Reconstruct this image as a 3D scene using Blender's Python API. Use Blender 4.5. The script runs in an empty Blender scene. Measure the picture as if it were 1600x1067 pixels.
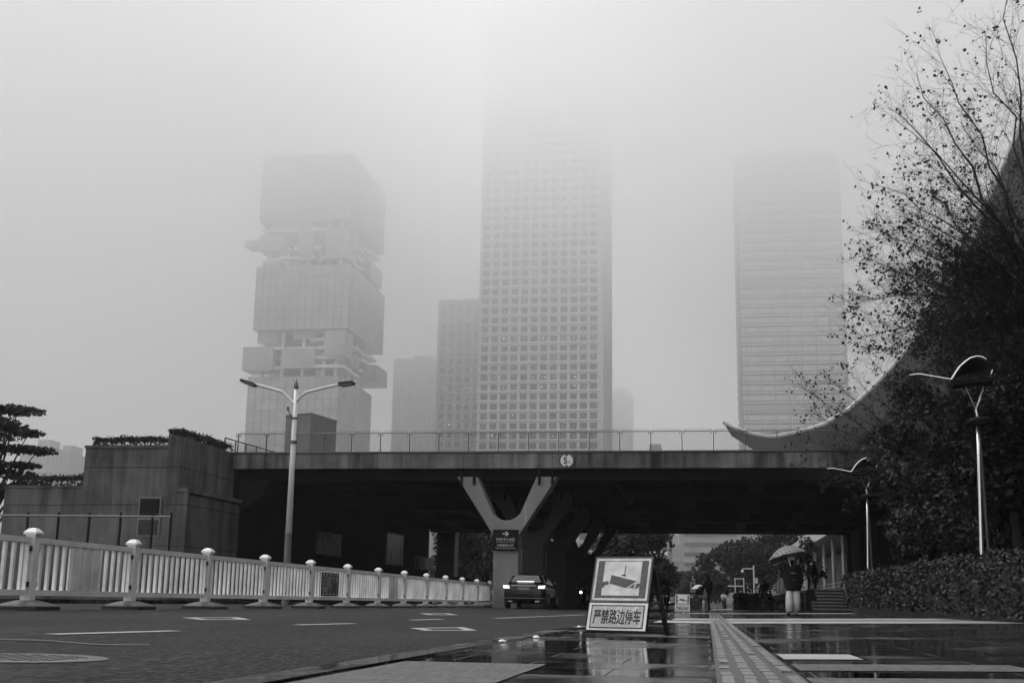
import bpy, math, random
from mathutils import Matrix, Vector
sc = bpy.context.scene
COL = sc.collection
R = math.radians
# ------------------------------------------------------------------ camera
PITCH, YAW, ROLL, FPX, EYE = R(12.060), R(9.085), .015, 1909., .30
_fw = Vector((-math.sin(YAW)*math.cos(PITCH), math.cos(YAW)*math.cos(PITCH), math.sin(PITCH)))
_r0 = Vector((math.cos(YAW), math.sin(YAW), 0)); _u0 = _r0.cross(_fw)
_R = _r0*math.cos(ROLL)+_u0*math.sin(ROLL); _U = _u0*math.cos(ROLL)-_r0*math.sin(ROLL)
camd = bpy.data.cameras.new('camera'); cam = bpy.data.objects.new('camera', camd); COL.objects.link(cam)
cam.matrix_world = Matrix(((_R.x,_U.x,-_fw.x,0),(_R.y,_U.y,-_fw.y,0),(_R.z,_U.z,-_fw.z,EYE),(0,0,0,1)))
camd.lens = 36*FPX/1600; camd.clip_start = .05; camd.clip_end = 9000
sc.camera = cam
# ------------------------------------------------------------------ sky, sun, exposure
SUN_AZ, SUN_EL = R(-80), R(58)
w = bpy.data.worlds.new('World'); sc.world = w; w.use_nodes = True; nt = w.node_tree
sky = nt.nodes.new('ShaderNodeTexSky'); sky.sky_type = 'NISHITA'; sky.sun_disc = False
sky.sun_elevation = SUN_EL; sky.sun_rotation = SUN_AZ
bw = nt.nodes.new('ShaderNodeRGBToBW'); nt.links.new(sky.outputs[0], bw.inputs[0])
nt.links.new(bw.outputs[0], nt.nodes['Background'].inputs[0]); nt.nodes['Background'].inputs[1].default_value = .15
sl = bpy.data.lights.new('sun', 'SUN'); sl.energy = 1.5; sl.angle = R(20)
so = bpy.data.objects.new('sun', sl); COL.objects.link(so)
so.rotation_euler = Vector((math.sin(SUN_AZ)*math.cos(SUN_EL), math.cos(SUN_AZ)*math.cos(SUN_EL), math.sin(SUN_EL))).to_track_quat('Z','Y').to_euler()
sc.view_settings.view_transform = 'Standard'; sc.view_settings.look = 'None'; sc.view_settings.exposure = 1.64
sc.cycles.volume_bounces = 8; sc.cycles.max_bounces = 12; sc.cycles.diffuse_bounces = 3; sc.cycles.glossy_bounces = 3
sc.cycles.use_denoising = True; sc.cycles.denoiser = 'OPENIMAGEDENOISE'; sc.cycles.denoising_input_passes = 'RGB_ALBEDO_NORMAL'; sc.cycles.denoising_prefilter = 'ACCURATE'; sc.cycles.denoising_quality = 'HIGH'
sc.cycles.use_guiding = True; sc.cycles.use_surface_guiding = True; sc.cycles.use_volume_guiding = True; sc.cycles.sample_clamp_indirect = 3.
sc.cycles.caustics_reflective = False; sc.cycles.caustics_refractive = False

# ------------------------------------------------------------------ helpers
def ray(u, v):
    return _fw + _R*((u-800)/FPX) - _U*((v-533.5)/FPX)
E0 = Vector((0,0,EYE))
def pY(u, v, Y): d = ray(u,v); return E0 + d*(Y/d.y)
def pX(u, v, X): d = ray(u,v); return E0 + d*(X/d.x)
def pZ(u, v, z): d = ray(u,v); return E0 + d*((z-EYE)/d.z)
ROAD_X, FENCE_X = -1.75, -9.6
def road_z(x): return .10*min(1, max(0, (ROAD_X-x)/(ROAD_X-FENCE_X)))
def pave_z(x): return .017*min(max(x,0), 6)
def pR(u, v):
    p = pZ(u, v, .05)
    for _ in range(12): p = pZ(u, v, road_z(p.x))
    return p

class MB:
    def __init__(s): s.v = []; s.f = []
    def quad(s, a, b, c, d): n = len(s.v); s.v += [tuple(a),tuple(b),tuple(c),tuple(d)]; s.f.append((n,n+1,n+2,n+3)); return s
    def poly(s, pts): n = len(s.v); s.v += [tuple(p) for p in pts]; s.f.append(tuple(range(n,n+len(pts)))); return s
    def box(s, x0,x1,y0,y1,z0,z1):
        n = len(s.v); s.v += [(x,y,z) for z in (z0,z1) for y in (y0,y1) for x in (x0,x1)]
        s.f += [tuple(n+i for i in q) for q in ((0,2,3,1),(4,5,7,6),(0,1,5,4),(2,6,7,3),(0,4,6,2),(1,3,7,5))]; return s
    def prism(s, pts, ext):
        """closed outline pts (3-D) pushed along ext"""
        n = len(s.v); k = len(pts); ext = Vector(ext)
        s.v += [tuple(p) for p in pts] + [tuple(Vector(p)+ext) for p in pts]
        s.f.append(tuple(range(n,n+k))[::-1]); s.f.append(tuple(range(n+k,n+2*k)))
        for i in range(k): j=(i+1)%k; s.f.append((n+i,n+j,n+k+j,n+k+i))
        return s
    def tube(s, pts, rad, sides=6, cap=True):
        pts = [Vector(p) for p in pts]; m = len(pts)
        if not hasattr(rad,'__len__'): rad = [rad]*m
        n = len(s.v); ref = None
        for i,p in enumerate(pts):
            t = (pts[min(i+1,m-1)]-pts[max(i-1,0)])
            if t.length < 1e-9: t = Vector((0,0,1))
            t.normalize()
            if ref is None: ref = t.orthogonal().normalized()
            a = (ref - t*ref.dot(t))
            if a.length < 1e-6: a = t.orthogonal()
            a.normalize(); ref = a; b = t.cross(a)
            for k in range(sides):
                q = p + (a*math.cos(2*math.pi*k/sides)+b*math.sin(2*math.pi*k/sides))*rad[i]; s.v.append((q.x,q.y,q.z))
        for i in range(m-1):
            for k in range(sides):
                l=(k+1)%sides; s.f.append((n+i*sides+k,n+i*sides+l,n+(i+1)*sides+l,n+(i+1)*sides+k))
        if cap and sides>2:
            s.f.append(tuple(n+k for k in range(sides))[::-1]); s.f.append(tuple(n+(m-1)*sides+k for k in range(sides)))
        return s
    def bar(s, a, b, w, h):
        a=Vector(a); b=Vector(b); t=(b-a).normalized(); up=Vector((0,0,1))
        if abs(t.z)>.95: up=Vector((0,1,0))
        x=t.cross(up).normalized()*w/2; y=x.cross(t).normalized()*h/2
        return s.prism([a-x-y,a+x-y,a+x+y,a-x+y], b-a)
    def ring_loft(s, rings, cap=True):
        n=len(s.v); k=len(rings[0])
        for r in rings: s.v += [tuple(p) for p in r]
        for i in range(len(rings)-1):
            for j in range(k): l=(j+1)%k; s.f.append((n+i*k+j,n+i*k+l,n+(i+1)*k+l,n+(i+1)*k+j))
        if cap: s.f.append(tuple(range(n,n+k))[::-1]); s.f.append(tuple(range(n+(len(rings)-1)*k,n+len(rings)*k)))
        return s
    def lathe(s, prof, c=(0,0,0), sides=12, axis='z'):
        rings=[]
        for r,h in prof:
            ring=[]
            for k in range(sides):
                a=2*math.pi*k/sides; x,y=r*math.cos(a),r*math.sin(a)
                ring.append((c[0]+x,c[1]+y,c[2]+h) if axis=='z' else ((c[0]+h,c[1]+x,c[2]+y) if axis=='x' else (c[0]+y,c[1]+h,c[2]+x)))
            rings.append(ring)
        return s.ring_loft(rings)
    def build(s, name, m, parent=None, base=None, smooth=False, bevel=0, subsurf=0):
        """link as ONE object; vertices are given in world space unless base is None with a parent (then local)"""
        b = Vector(base) if base is not None else Vector((0,0,0))
        me = bpy.data.meshes.new(name); me.from_pydata([(x-b.x,y-b.y,z-b.z) for x,y,z in s.v] if base is not None else s.v, [], s.f); me.update()
        o = bpy.data.objects.new(name, me); COL.objects.link(o); me.materials.append(m)
        if parent is not None: o.parent = parent
        elif base is not None: o.location = b
        if smooth:
            for p in me.polygons: p.use_smooth = True
        if bevel:
            bm=o.modifiers.new('bevel','BEVEL'); bm.width=bevel; bm.segments=2; bm.limit_method='ANGLE'
        if subsurf:
            sm=o.modifiers.new('subsurf','SUBSURF'); sm.levels=subsurf; sm.render_levels=subsurf
        return o
def tag(o, label, cat=None, group=None, kind=None):
    if label: o['label'] = label
    if cat: o['category'] = cat
    if group: o['group'] = group
    if kind: o['kind'] = kind
    return o
def thing(name, label, cat, loc=(0,0,0), rz=0, group=None):
    o = bpy.data.objects.new(name, None); COL.objects.link(o); o.location = loc; o.rotation_euler = (0,0,rz); o.empty_display_size = .2
    return tag(o, label, cat, group)
KIDS = {}
def copy_tree(o, loc=None, rz=None, label=None, group=None, scale=None):
    def rec(x, par):
        c = x.copy(); COL.objects.link(c)
        if par is not None: c.parent = par
        for ch in list(x.children): rec(ch, c)
        return c
    c = rec(o, None)
    if loc is not None: c.location = loc
    if rz is not None: c.rotation_euler = (0,0,rz)
    if scale: c.scale = (scale,)*3
    if label: c['label'] = label
    if group: c['group'] = group
    return c

# ------------------------------------------------------------------ materials (the place is seen in grey tones)
class N:
    def __init__(s, m): s.t = m.node_tree
    def new(s, typ, **kw):
        n = s.t.nodes.new(typ)
        for k,val in kw.items(): setattr(n,k,val)
        return n
    def put(s, sock, val):
        if hasattr(val,'links') or hasattr(val,'is_linked'): s.t.links.new(val, sock)
        else: sock.default_value = val
    def math(s, op, a, b=0., c=0., clamp=False):
        n = s.new('ShaderNodeMath', operation=op); n.use_clamp = clamp
        s.put(n.inputs[0],a); s.put(n.inputs[1],b); s.put(n.inputs[2],c); return n.outputs[0]
    def noise(s, vec, scale, detail=4, rough=.55):
        n = s.new('ShaderNodeTexNoise'); s.put(n.inputs['Vector'],vec); n.inputs['Scale'].default_value=scale; n.inputs['Detail'].default_value=detail; n.inputs['Roughness'].default_value=rough; return n.outputs['Fac']
    def obj(s): return s.new('ShaderNodeTexCoord').outputs['Object']
    def world(s): return s.new('ShaderNodeNewGeometry').outputs['Position']
    def xyz(s, vec): return s.new('ShaderNodeSeparateXYZ'), vec
    def sep(s, vec):
        n = s.new('ShaderNodeSeparateXYZ'); s.put(n.inputs[0],vec); return n.outputs
    def scale(s, vec, x, y, z):
        n = s.new('ShaderNodeVectorMath', operation='MULTIPLY'); s.put(n.inputs[0],vec); n.inputs[1].default_value=(x,y,z); return n.outputs[0]
    def rng(s, val, a, b, c, d):
        n = s.new('ShaderNodeMapRange'); s.put(n.inputs[0],val); n.inputs[1].default_value=a; n.inputs[2].default_value=b; n.inputs[3].default_value=c; n.inputs[4].default_value=d; return n.outputs[0]
    def grey(s, val):
        n = s.new('ShaderNodeCombineColor'); 
        for i in range(3): s.put(n.inputs[i], val)
        return n.outputs[0]
    def bump(s, h, strength, dist):
        n = s.new('ShaderNodeBump'); n.inputs['Strength'].default_value=strength; n.inputs['Distance'].default_value=dist; s.put(n.inputs['Height'],h); return n.outputs[0]
def mat(name, c=.2, rough=.7, metal=0., var=0., vscale=3., emit=0., alpha=None, trans=0., spec=.5, custom=None, bumps=0.):
    m = bpy.data.materials.new(name); m.use_nodes = True; n = N(m); b = m.node_tree.nodes['Principled BSDF']
    b.inputs['Base Color'].default_value=(c,c,c,1); b.inputs['Roughness'].default_value=rough; b.inputs['Metallic'].default_value=metal
    b.inputs['Specular IOR Level'].default_value = spec
    if var:
        f = n.noise(n.obj(), vscale, 5); v = n.rng(f,.3,.7,c*(1-var),c*(1+var)); n.put(b.inputs['Base Color'], n.grey(v))
        if bumps: n.put(b.inputs['Normal'], n.bump(f, bumps, .02))
    if emit: b.inputs['Emission Color'].default_value=(1,1,1,1); b.inputs['Emission Strength'].default_value=emit
    if trans: b.inputs['Transmission Weight'].default_value=trans; b.inputs['IOR'].default_value=1.05
    if custom: custom(n, b)
    return m
def concrete(name, c, lines=(), vjoint=0., streak=.35, axis=0, panel=0., panelvar=.2, rough=.75, spec=.3):
    """cast concrete: form joints at the heights in lines, upright joints each vjoint metres, rain streaks"""
    def cu(n, b):
        p = n.world(); x,y,z = n.sep(p); hor = x if axis==0 else y
        st = n.noise(n.scale(p,1.7,1.7,.12), 1.2, 6, .65); cl = n.noise(p, .55, 5, .6); fine = n.noise(p, 9, 4, .7)
        k = n.math('ADD', n.math('MULTIPLY', n.rng(st,.28,.72,-1,1), streak), n.math('MULTIPLY', n.rng(cl,.3,.7,-1,1), streak*.7))
        k = n.math('ADD', k, n.math('MULTIPLY', n.rng(fine,.3,.7,-1,1), .10))
        if panel:
            wn = n.new('ShaderNodeTexWhiteNoise'); wn.noise_dimensions='1D'; n.put(wn.inputs['W'], n.math('FLOOR', n.math('DIVIDE', hor, panel)))
            k = n.math('ADD', k, n.math('MULTIPLY', n.math('SUBTRACT', wn.outputs['Value'], .5), panelvar*2))
        val = n.math('MULTIPLY', n.math('ADD', k, 1.), c)
        # pale lime runs
        lr = n.noise(n.scale(p,3.2,3.2,.16), 1.6, 4, .6); val = n.math('ADD', val, n.math('MULTIPLY', n.rng(lr,.66,.74,0,1), c*.8))
        for zl in lines:
            g = n.math('COMPARE', z, zl, .022); val = n.math('MULTIPLY', val, n.math('SUBTRACT', 1., n.math('MULTIPLY', g, .7)))
        if vjoint:
            fr = n.math('FRACT', n.math('DIVIDE', hor, vjoint)); g = n.math('LESS_THAN', fr, .02/vjoint); val = n.math('MULTIPLY', val, n.math('SUBTRACT', 1., n.math('MULTIPLY', g, .5)))
        n.put(b.inputs['Base Color'], n.grey(n.math('MAXIMUM', val, .01))); b.inputs['Roughness'].default_value=rough
        n.put(b.inputs['Normal'], n.bump(n.math('ADD', st, fine), .25, .02)); b.inputs['Specular IOR Level'].default_value=spec
    return mat(name, c, custom=cu)

def asphalt_fn(n, b):
    p = n.world(); f = n.noise(n.scale(p,1,.20,1), 58, 2, .6); g = n.noise(n.scale(p,1,.25,1), 22, 3, .6); l = n.noise(n.scale(p,1,.25,1), .5, 4); x,y,z = n.sep(p)
    v = n.math('ADD', n.rng(f,.36,.64,-.008,.040), n.rng(g,.3,.7,-.013,.013)); v = n.math('MULTIPLY', v, n.rng(l,.3,.7,.75,1.25))
    trk = n.noise(n.scale(p,.9,.03,1), 1.0, 2); v = n.math('MULTIPLY', v, n.rng(trk,.35,.65,.85,1.12))
    n.put(b.inputs['Base Color'], n.grey(n.math('MAXIMUM', v, .004))); n.put(b.inputs['Roughness'], n.rng(l,.3,.7,.62,.8)); b.inputs['Specular IOR Level'].default_value=.10
    n.put(b.inputs['Normal'], n.bump(n.math('ADD', f, g), .9, .012))
M_asph = mat('asphalt', .045, custom=asphalt_fn)
def wet_fn(slab, c0, c1, r0, r1, yj=.6, xj=.9, jit=.16):
    def cu(n, b):
        p = n.world(); x,y,z = n.sep(p)
        iy = n.math('FLOOR', n.math('DIVIDE', y, yj)); off = n.math('MULTIPLY', n.math('MODULO', iy, 2.), xj*.5)
        ix = n.math('FLOOR', n.math('DIVIDE', n.math('ADD', x, off), xj))
        cv = n.new('ShaderNodeCombineXYZ'); n.put(cv.inputs[0],ix); n.put(cv.inputs[1],iy)
        wn = n.new('ShaderNodeTexWhiteNoise'); wn.noise_dimensions='2D'; n.put(wn.inputs['Vector'], cv.outputs[0])
        fy = n.math('FRACT', n.math('DIVIDE', y, yj)); fx = n.math('FRACT', n.math('DIVIDE', n.math('ADD', x, off), xj))
        joint = n.math('MAXIMUM', n.math('LESS_THAN', fy, .014/yj), n.math('LESS_THAN', fx, .012/xj))
        l = n.noise(n.scale(p,1.1,.8,1), .9, 5, .6); f = n.noise(p, 60, 3)
        wet = n.rng(n.math('ADD', l, n.math('MULTIPLY', n.math('SUBTRACT', wn.outputs['Value'], .5), jit)), .44, .66, 0, 1)
        v = n.math('ADD', n.math('MULTIPLY', wet, c1-c0), c0); v = n.math('ADD', v, n.rng(f,.3,.7,-.007,.007)); v = n.math('MULTIPLY', v, n.rng(wn.outputs['Value'],0,1,.7,1.35))
        v = n.math('MULTIPLY', v, n.math('SUBTRACT', 1., n.math('MULTIPLY', joint, .6)))
        n.put(b.inputs['Base Color'], n.grey(n.math('MAXIMUM', v, .004)))
        r = n.math('ADD', n.math('MULTIPLY', wet, r1-r0), r0); n.put(b.inputs['Roughness'], n.math('ADD', r, n.math('MULTIPLY', joint, .4), clamp=True))
        rip = n.noise(n.scale(p,2.2,5.0,1), 2.2, 3); h = n.math('ADD', n.math('MULTIPLY', rip, .55), n.math('MULTIPLY', f, n.math('MULTIPLY', wet, .05)))
        h = n.math('SUBTRACT', h, n.math('MULTIPLY', joint, .25)); h = n.math('ADD', h, n.math('MULTIPLY', wn.outputs['Value'], .12))
        n.put(b.inputs['Normal'], n.bump(h, .075, .02)); b.inputs['IOR'].default_value=1.34
    return cu
M_pave = mat('wet_paving', .04, custom=wet_fn(1, .007, .028, .03, .26))
M_kerb = mat('wet_kerb', .03, custom=wet_fn(1, .014, .030, .10, .35, yj=1.0, xj=5))
M_band = mat('granite_band', .14, rough=.6, custom=lambda n,b: (n.put(b.inputs['Base Color'], n.grey(n.math('MULTIPLY', n.rng(n.noise(n.scale(n.world(),1,.08,1),70,2,.7),.3,.7,.01,.11), n.rng(n.noise(n.scale(n.world(),.6,5,1),1.3,4),.3,.7,.65,1.25)))), n.put(b.inputs['Normal'], n.bump(n.noise(n.world(),70,3),.5,.006))))
M_paint = mat('road_paint', .34, rough=.55, var=.35, vscale=6)
M_wline = mat('white_stone_line', .30, rough=.4, var=.25, vscale=4)
M_tact = mat('tactile_tile', .020, rough=.4, var=.5, vscale=2.2)
M_tacb = mat('tactile_bar', .15, rough=.35, var=.35, vscale=3.5)
M_ground = mat('ground_soil', .05, rough=.85, var=.3, vscale=.05)
M_conc = concrete('abutment_concrete', .068, lines=(5.55, 4.02, 2.35), streak=.75, vjoint=0)
M_concx = concrete('abutment_concrete_side', .064, lines=(5.55, 4.02, 2.35), streak=.7, axis=1)
M_fasc = concrete('fascia_concrete', .098, streak=.85, panel=1.32, panelvar=.28, vjoint=1.32)
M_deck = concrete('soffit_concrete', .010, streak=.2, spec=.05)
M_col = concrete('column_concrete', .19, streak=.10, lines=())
M_colin = concrete('shaded_column_concrete', .06, streak=.10)  # darker copy of the column concrete, shade under the deck put into the colour
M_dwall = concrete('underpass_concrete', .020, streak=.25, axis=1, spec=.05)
M_endp = concrete('end_pier_concrete', .21, streak=.12, lines=(4.6,3.4))
M_white = mat('white_paint_metal', .60, rough=.45, var=.14, vscale=2.5)
M_grim = mat('fence_slat_paint', .68, rough=.5, var=.28, vscale=1.6)
M_black = mat('black_plastic', .008, rough=.6, spec=.12)
M_rub = mat('rubber', .02, rough=.8)
M_rubg = mat('worn_rubber', .10, rough=.7, var=.3)
M_steel = mat('steel', .55, rough=.3, metal=1.)
M_rail = mat('rail_steel', .16, rough=.45, metal=.8)
M_dsteel = mat('dark_steel', .08, rough=.4, metal=.6)
M_pole = mat('pole_paint', .58, rough=.35, var=.08, vscale=2)
M_poled = mat('pole_dark_paint', .09, rough=.5, var=.3)
M_lampc = mat('lamp_chrome', .85, rough=.16, metal=1.)
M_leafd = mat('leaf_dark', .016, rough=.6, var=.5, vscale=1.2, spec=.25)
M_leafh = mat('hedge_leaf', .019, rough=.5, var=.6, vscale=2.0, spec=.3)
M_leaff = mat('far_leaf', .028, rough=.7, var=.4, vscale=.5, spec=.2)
M_bark = mat('bark', .022, rough=.85, var=.4, vscale=5, spec=.15)
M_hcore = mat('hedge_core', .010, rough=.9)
M_car = mat('car_paint', .008, rough=.20, spec=.30)
M_glassd = mat('dark_glass', .02, rough=.08, spec=.6)
M_chrome = mat('chrome', .75, rough=.12, metal=1.)
M_tail = mat('tail_lamp', .5, rough=.3, emit=.55)
M_head = mat('head_lamp', .8, rough=.3, emit=2.2)
M_plate = mat('number_plate', .10, rough=.5)
M_ink = mat('black_ink', .012, rough=.6)
M_pale = mat('pale_lettering', .42, rough=.6)
def glass_fn(n, b):
    o = n.t.nodes['Material Output']; tr = n.new('ShaderNodeBsdfTransparent'); tr.inputs[0].default_value=(.90,.90,.90,1)
    g = n.new('ShaderNodeBsdfGlossy'); g.inputs['Roughness'].default_value=.05; mx = n.new('ShaderNodeMixShader'); mx.inputs[0].default_value=.008
    n.t.links.new(tr.outputs[0],mx.inputs[1]); n.t.links.new(g.outputs[0],mx.inputs[2]); n.t.links.new(mx.outputs[0],o.inputs['Surface'])
M_glass = mat('clear_glass', custom=glass_fn)

# ------------------------------------------------------------------ setting: ground, road, pavement
def structure(o): o['kind']='structure'; return o
structure(MB().quad((-2600,-300,-.25),(2600,-300,-.25),(2600,2600,-.25),(-2600,2600,-.25)).build('ground', M_ground))
mb = MB(); ys = [-6,2,6,12,20,35,60,100,200,420]
for a,b in zip(ys,ys[1:]):
    xs=[ROAD_X,-3.5,-5.5,-7.5,FENCE_X,-17.5]
    for x0,x1 in zip(xs,xs[1:]): mb.quad((x1,a,road_z(x1)),(x0,a,road_z(x0)),(x0,b,road_z(x0)),(x1,b,road_z(x1)))
structure(mb.build('road', M_asph))
mb = MB()
for a,b in zip(ys,ys[1:]):
    xs=[-1.56,0,2,4,6,24]
    for x0,x1 in zip(xs,xs[1:]): mb.quad((x0,a,pave_z(x0)),(x1,a,pave_z(x1)),(x1,b,pave_z(x1)),(x0,b,pave_z(x0)))
structure(mb.build('pavement', M_pave))
mb = MB(); mb.prism([(-1.80,-6,-.2),(-1.80,-6,-.002+.004),(-1.56,-6,.012),(-1.56,-6,-.2)],(0,420,0)); structure(mb.build('kerb', M_kerb))
structure(MB().box(-22.5,-17.5,-6,95,-.2,.22).build('pavement', M_pave))
# painted road markings, each 4 mm above the asphalt
def marking(corners, name='road_marking'):
    mb = MB(); mb.poly([Vector((p.x,p.y,road_z(p.x)+.006)) for p in corners]); return structure(mb.build(name, M_paint))
for a,b,wd in [((80,991.5),(275,986),.13),((463,976.6),(553,974.2),.13),((643,968.8),(690,967.4),.13),((775,966),(912,960.5),.13)]:
    A=pR(*a); B=pR(*b); t=(B-A).normalized(); s=Vector((-t.y,t.x,0))*wd/2; marking([A-s,A+s,B+s,B-s][::-1])
def flat_patch(name, uv, m):
    return structure(MB().poly([Vector((p.x,p.y,road_z(p.x)+.004)) for p in [pR(*q) for q in uv]]).build(name, m))
M_seal=mat('crack_seal',.05,rough=.6)
flat_patch('crack_seal',[(-40,997.5),(70,1000),(150,1006.5),(235,1007),(235,1008.2),(150,1008),(70,1001.6),(-40,999)],M_seal)
def outline_box(c, k):
    P=[pR(*q) for q in c]; ce=sum(P,Vector())/4; Q=[ce+(p-ce)*k for p in P]
    for i in range(4):
        j=(i+1)%4; marking([P[i],P[j],Q[j],Q[i]])
outline_box([(640,981.5),(664,985.5),(746,985.5),(725,980.3)],.62)
outline_box([(284,965),(312,968.4),(392,968.2),(372,964.6)],.6)
outline_box([(655,958.3),(672,960.8),(716,960.8),(700,958.0)],.6)
# granite bands and the white line across the pavement
def band(name, c, m, dz=.004):
    P=[]
    for u,v in c:
        p=pZ(u,v,.02)
        for _ in range(8): p=pZ(u,v,pave_z(p.x))
        P.append(Vector((p.x,p.y,pave_z(p.x)+dz)))
    return structure(MB().poly(P).build(name, m))
def strip(name, x0,x1,y0,y1,m,dz=.004):
    mb=MB(); n=6
    for i in range(n):
        a=x0+(x1-x0)*i/n; b=x0+(x1-x0)*(i+1)/n; mb.quad((a,y0,pave_z(a)+dz),(b,y0,pave_z(b)+dz),(b,y1,pave_z(b)+dz),(a,y1,pave_z(a)+dz))
    return structure(mb.build(name,m))
strip('pavement_line', -.95,5.3,21.9,25.1,M_wline); strip('pavement_line', -.75,5.3,26.3,29.8,M_wline); strip('pavement_line', -.8,7,46.5,51.5,M_wline)
strip('pavement_line', .4,7,60,64,M_wline); strip('pavement_line', .4,4.6,75,82,M_wline); strip('pavement_line', .4,4.6,100,112,M_wline)
strip('granite_band', .42,.86,7.3,8.05,M_wline); strip('granite_band', .42,1.5,6.05,6.7,M_band); strip('granite_band', .40,1.6,4.8,5.45,M_band)
strip('granite_band', -1.52,-.80,4.3,6.25,M_band); strip('granite_band', -1.0,.0,12.0,12.5,M_band,.003)
# tactile paving: base strip with raised bars (one laid surface of the ground)
TX=(.03,.39)
strip('tactile_strip', TX[0],TX[1],3.6,60,M_tact,.004)
rnd=random.Random(4); mb=MB(); y=3.7
while y<58:
    step=.30 if y<16 else 2.4
    for k in range(4):
        if rnd.random()<.06 and y<16: continue
        xa=TX[0]+.022+k*.09; xb=xa+.048; d=rnd.uniform(-.004,.004); g=.03 if y<16 else .05
        zt=.0095 if y<16 else .0075
        mb.box(xa+d,xb+d,y+g+rnd.uniform(0,.02),y+step-.01,pave_z(xa)+.002,pave_z(xa)+zt+rnd.uniform(0,.003))
    y+=step
structure(mb.build('tactile_bars', M_tacb))

# ------------------------------------------------------------------ low cloud and haze
def volume(name, x0,x1,y0,y1,z0,z1, dens, fn=None):
    m=bpy.data.materials.new(name); m.use_nodes=True; t=m.node_tree; t.nodes.remove(t.nodes['Principled BSDF'])
    v=t.nodes.new('ShaderNodeVolumePrincipled'); v.inputs['Color'].default_value=(.96,.96,.96,1); v.inputs['Density'].default_value=dens; v.inputs['Anisotropy'].default_value=.6
    t.links.new(v.outputs[0], t.nodes['Material Output'].inputs['Volume'])
    if fn: fn(N(m), v)
    o=MB().box(x0,x1,y0,y1,z0,z1).build(name,m); o['kind']='stuff'; return o
CLOUD_LO, CLOUD_HI, CLOUD_D, CLOUD_POW, CLOUD_AMP = 8., 215., .036, 3.3, 34.
def cloud_fn(n, v):
    p=n.obj(); x,y,z=n.sep(p)
    no=n.noise(n.scale(p,1,1,1.6), .0065, 3, .5)
    h=n.math('MULTIPLY_ADD', n.math('SUBTRACT', no, .5), CLOUD_AMP, z)
    lft=n.rng(x, -84., -122., 0, 1.25); rgt=n.rng(x, -44., 6., 0, .62)            # the cloud hangs lower to either side of the middle tower
    h=n.math('ADD', h, n.math('MULTIPLY', n.math('ADD', lft, rgt), n.math('MAXIMUM', n.math('SUBTRACT', z, 104.), 0.)))
    k=n.math('POWER', n.rng(h,CLOUD_LO,CLOUD_HI,0,1), CLOUD_POW); n.put(v.inputs['Density'], n.math('MULTIPLY_ADD', k, CLOUD_D, .0007))
volume('haze', -2700,2700,-350,2700,-1.3,290, .0003)
volume('low_cloud', -2500,2500,-300,2500,9.5,226, 0, cloud_fn)

# ------------------------------------------------------------------ towers
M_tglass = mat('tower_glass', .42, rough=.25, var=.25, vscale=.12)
M_tglassd = mat('tower_side_glass', .26, rough=.25, var=.2, vscale=.12)  # darker copy: shade of side faces in the colour; also whole dark blocks
M_tframe = mat('tower_stone', .52, rough=.7, var=.08, vscale=.08)
M_twin = mat('tower_window', .035, rough=.3, spec=.2)
M_tslab = mat('tower_slab', .75, rough=.7)
M_tdark = mat('tower_recess', .09, rough=.8)
M_tmull = mat('tower_mullion', .42, rough=.5)
M_tmulld = mat('tower_dark_mullion', .16, rough=.5)
M_lit = mat('lit_office_lamp', .9, emit=.7)

def grid_tower(name, label, x0,x1,y0,dep,top,cols,fin,pitch,pillar,parts=True,fm=None):
    t=thing(name,label,'skyscraper',((x0+x1)/2,y0+dep/2,0)); B=t.location
    xe=x1+pillar
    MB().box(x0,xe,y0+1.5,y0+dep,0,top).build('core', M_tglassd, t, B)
    bay=(x1-x0)/cols; fr=MB(); rows=int(top/pitch)
    for i in range(cols+1):
        c=x0+i*bay; fr.box(c-fin/2,c+fin/2,y0+.25,y0+1.5,0,top)
    for j in range(rows+1):
        z=j*pitch
        for i in range(cols): fr.box(x0+i*bay+fin/2,x0+(i+1)*bay-fin/2,y0+.3,y0+1.5,z-.58,z+.58)
    if pillar: fr.box(x1+fin/2+.02,xe,y0,y0+1.5,0,top)
    fr.build('facade_grid', fm or M_tframe, t, B)
    le=MB()
    for j in range(rows+1): le.box(x0-.6,x1+.6,y0-.35,y0+.25,j*pitch+.35,j*pitch+.8)
    le.build('ledge', fm or M_tslab, t, B)
    # east side: upright ribs
    sd=MB(); k=12
    for i in range(k+1): yy=y0+1.6+(dep-2)*i/k; sd.box(xe,xe+.7,yy,yy+.6,0,top)
    sd.build('side_rib', M_tmull, t, B)
    first=None; made=0; rest=MB()
    r0=int(58/pitch)
    for j in range(rows):
        for i in range(cols):
            xa=x0+i*bay+fin/2; xb=x0+(i+1)*bay-fin/2; za=j*pitch+.58; zb=(j+1)*pitch-.58
            if parts and j>=r0 and made<96:
                if first is None:
                    first=MB().box(0,xb-xa,0,.12,0,zb-za).build('window', M_twin, t); o=first
                else:
                    o=first.copy(); COL.objects.link(o); o.parent=t
                o.location=(xa-B.x,y0+1.36-B.y,za-B.z); made+=1
            else: rest.box(xa,xb,y0+1.36,y0+1.48,za,zb)
    o=rest.build('windows', M_twin, t, B); o['kind']='stuff'
    rn=random.Random(5); lt=MB()
    for _ in range(46):
        i=rn.randrange(cols); j=rn.choice([26,26,26,26,21,22,18,30,33,36,16,24]); xx=x0+(i+.5)*bay+rn.uniform(-.8,.8); zz=(j+.5)*pitch+rn.uniform(.0,.8)
        s=rn.uniform(.12,.22); lt.box(xx-s,xx+s,y0+1.30,y0+1.35,zz-s*.7,zz+s*.7)
    o=lt.build('office_lights', M_lit, t, B); o['kind']='stuff'
    return t
TMX0=pY(746,700,500).x; TMX1=pY(935,700,500).x
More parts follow.
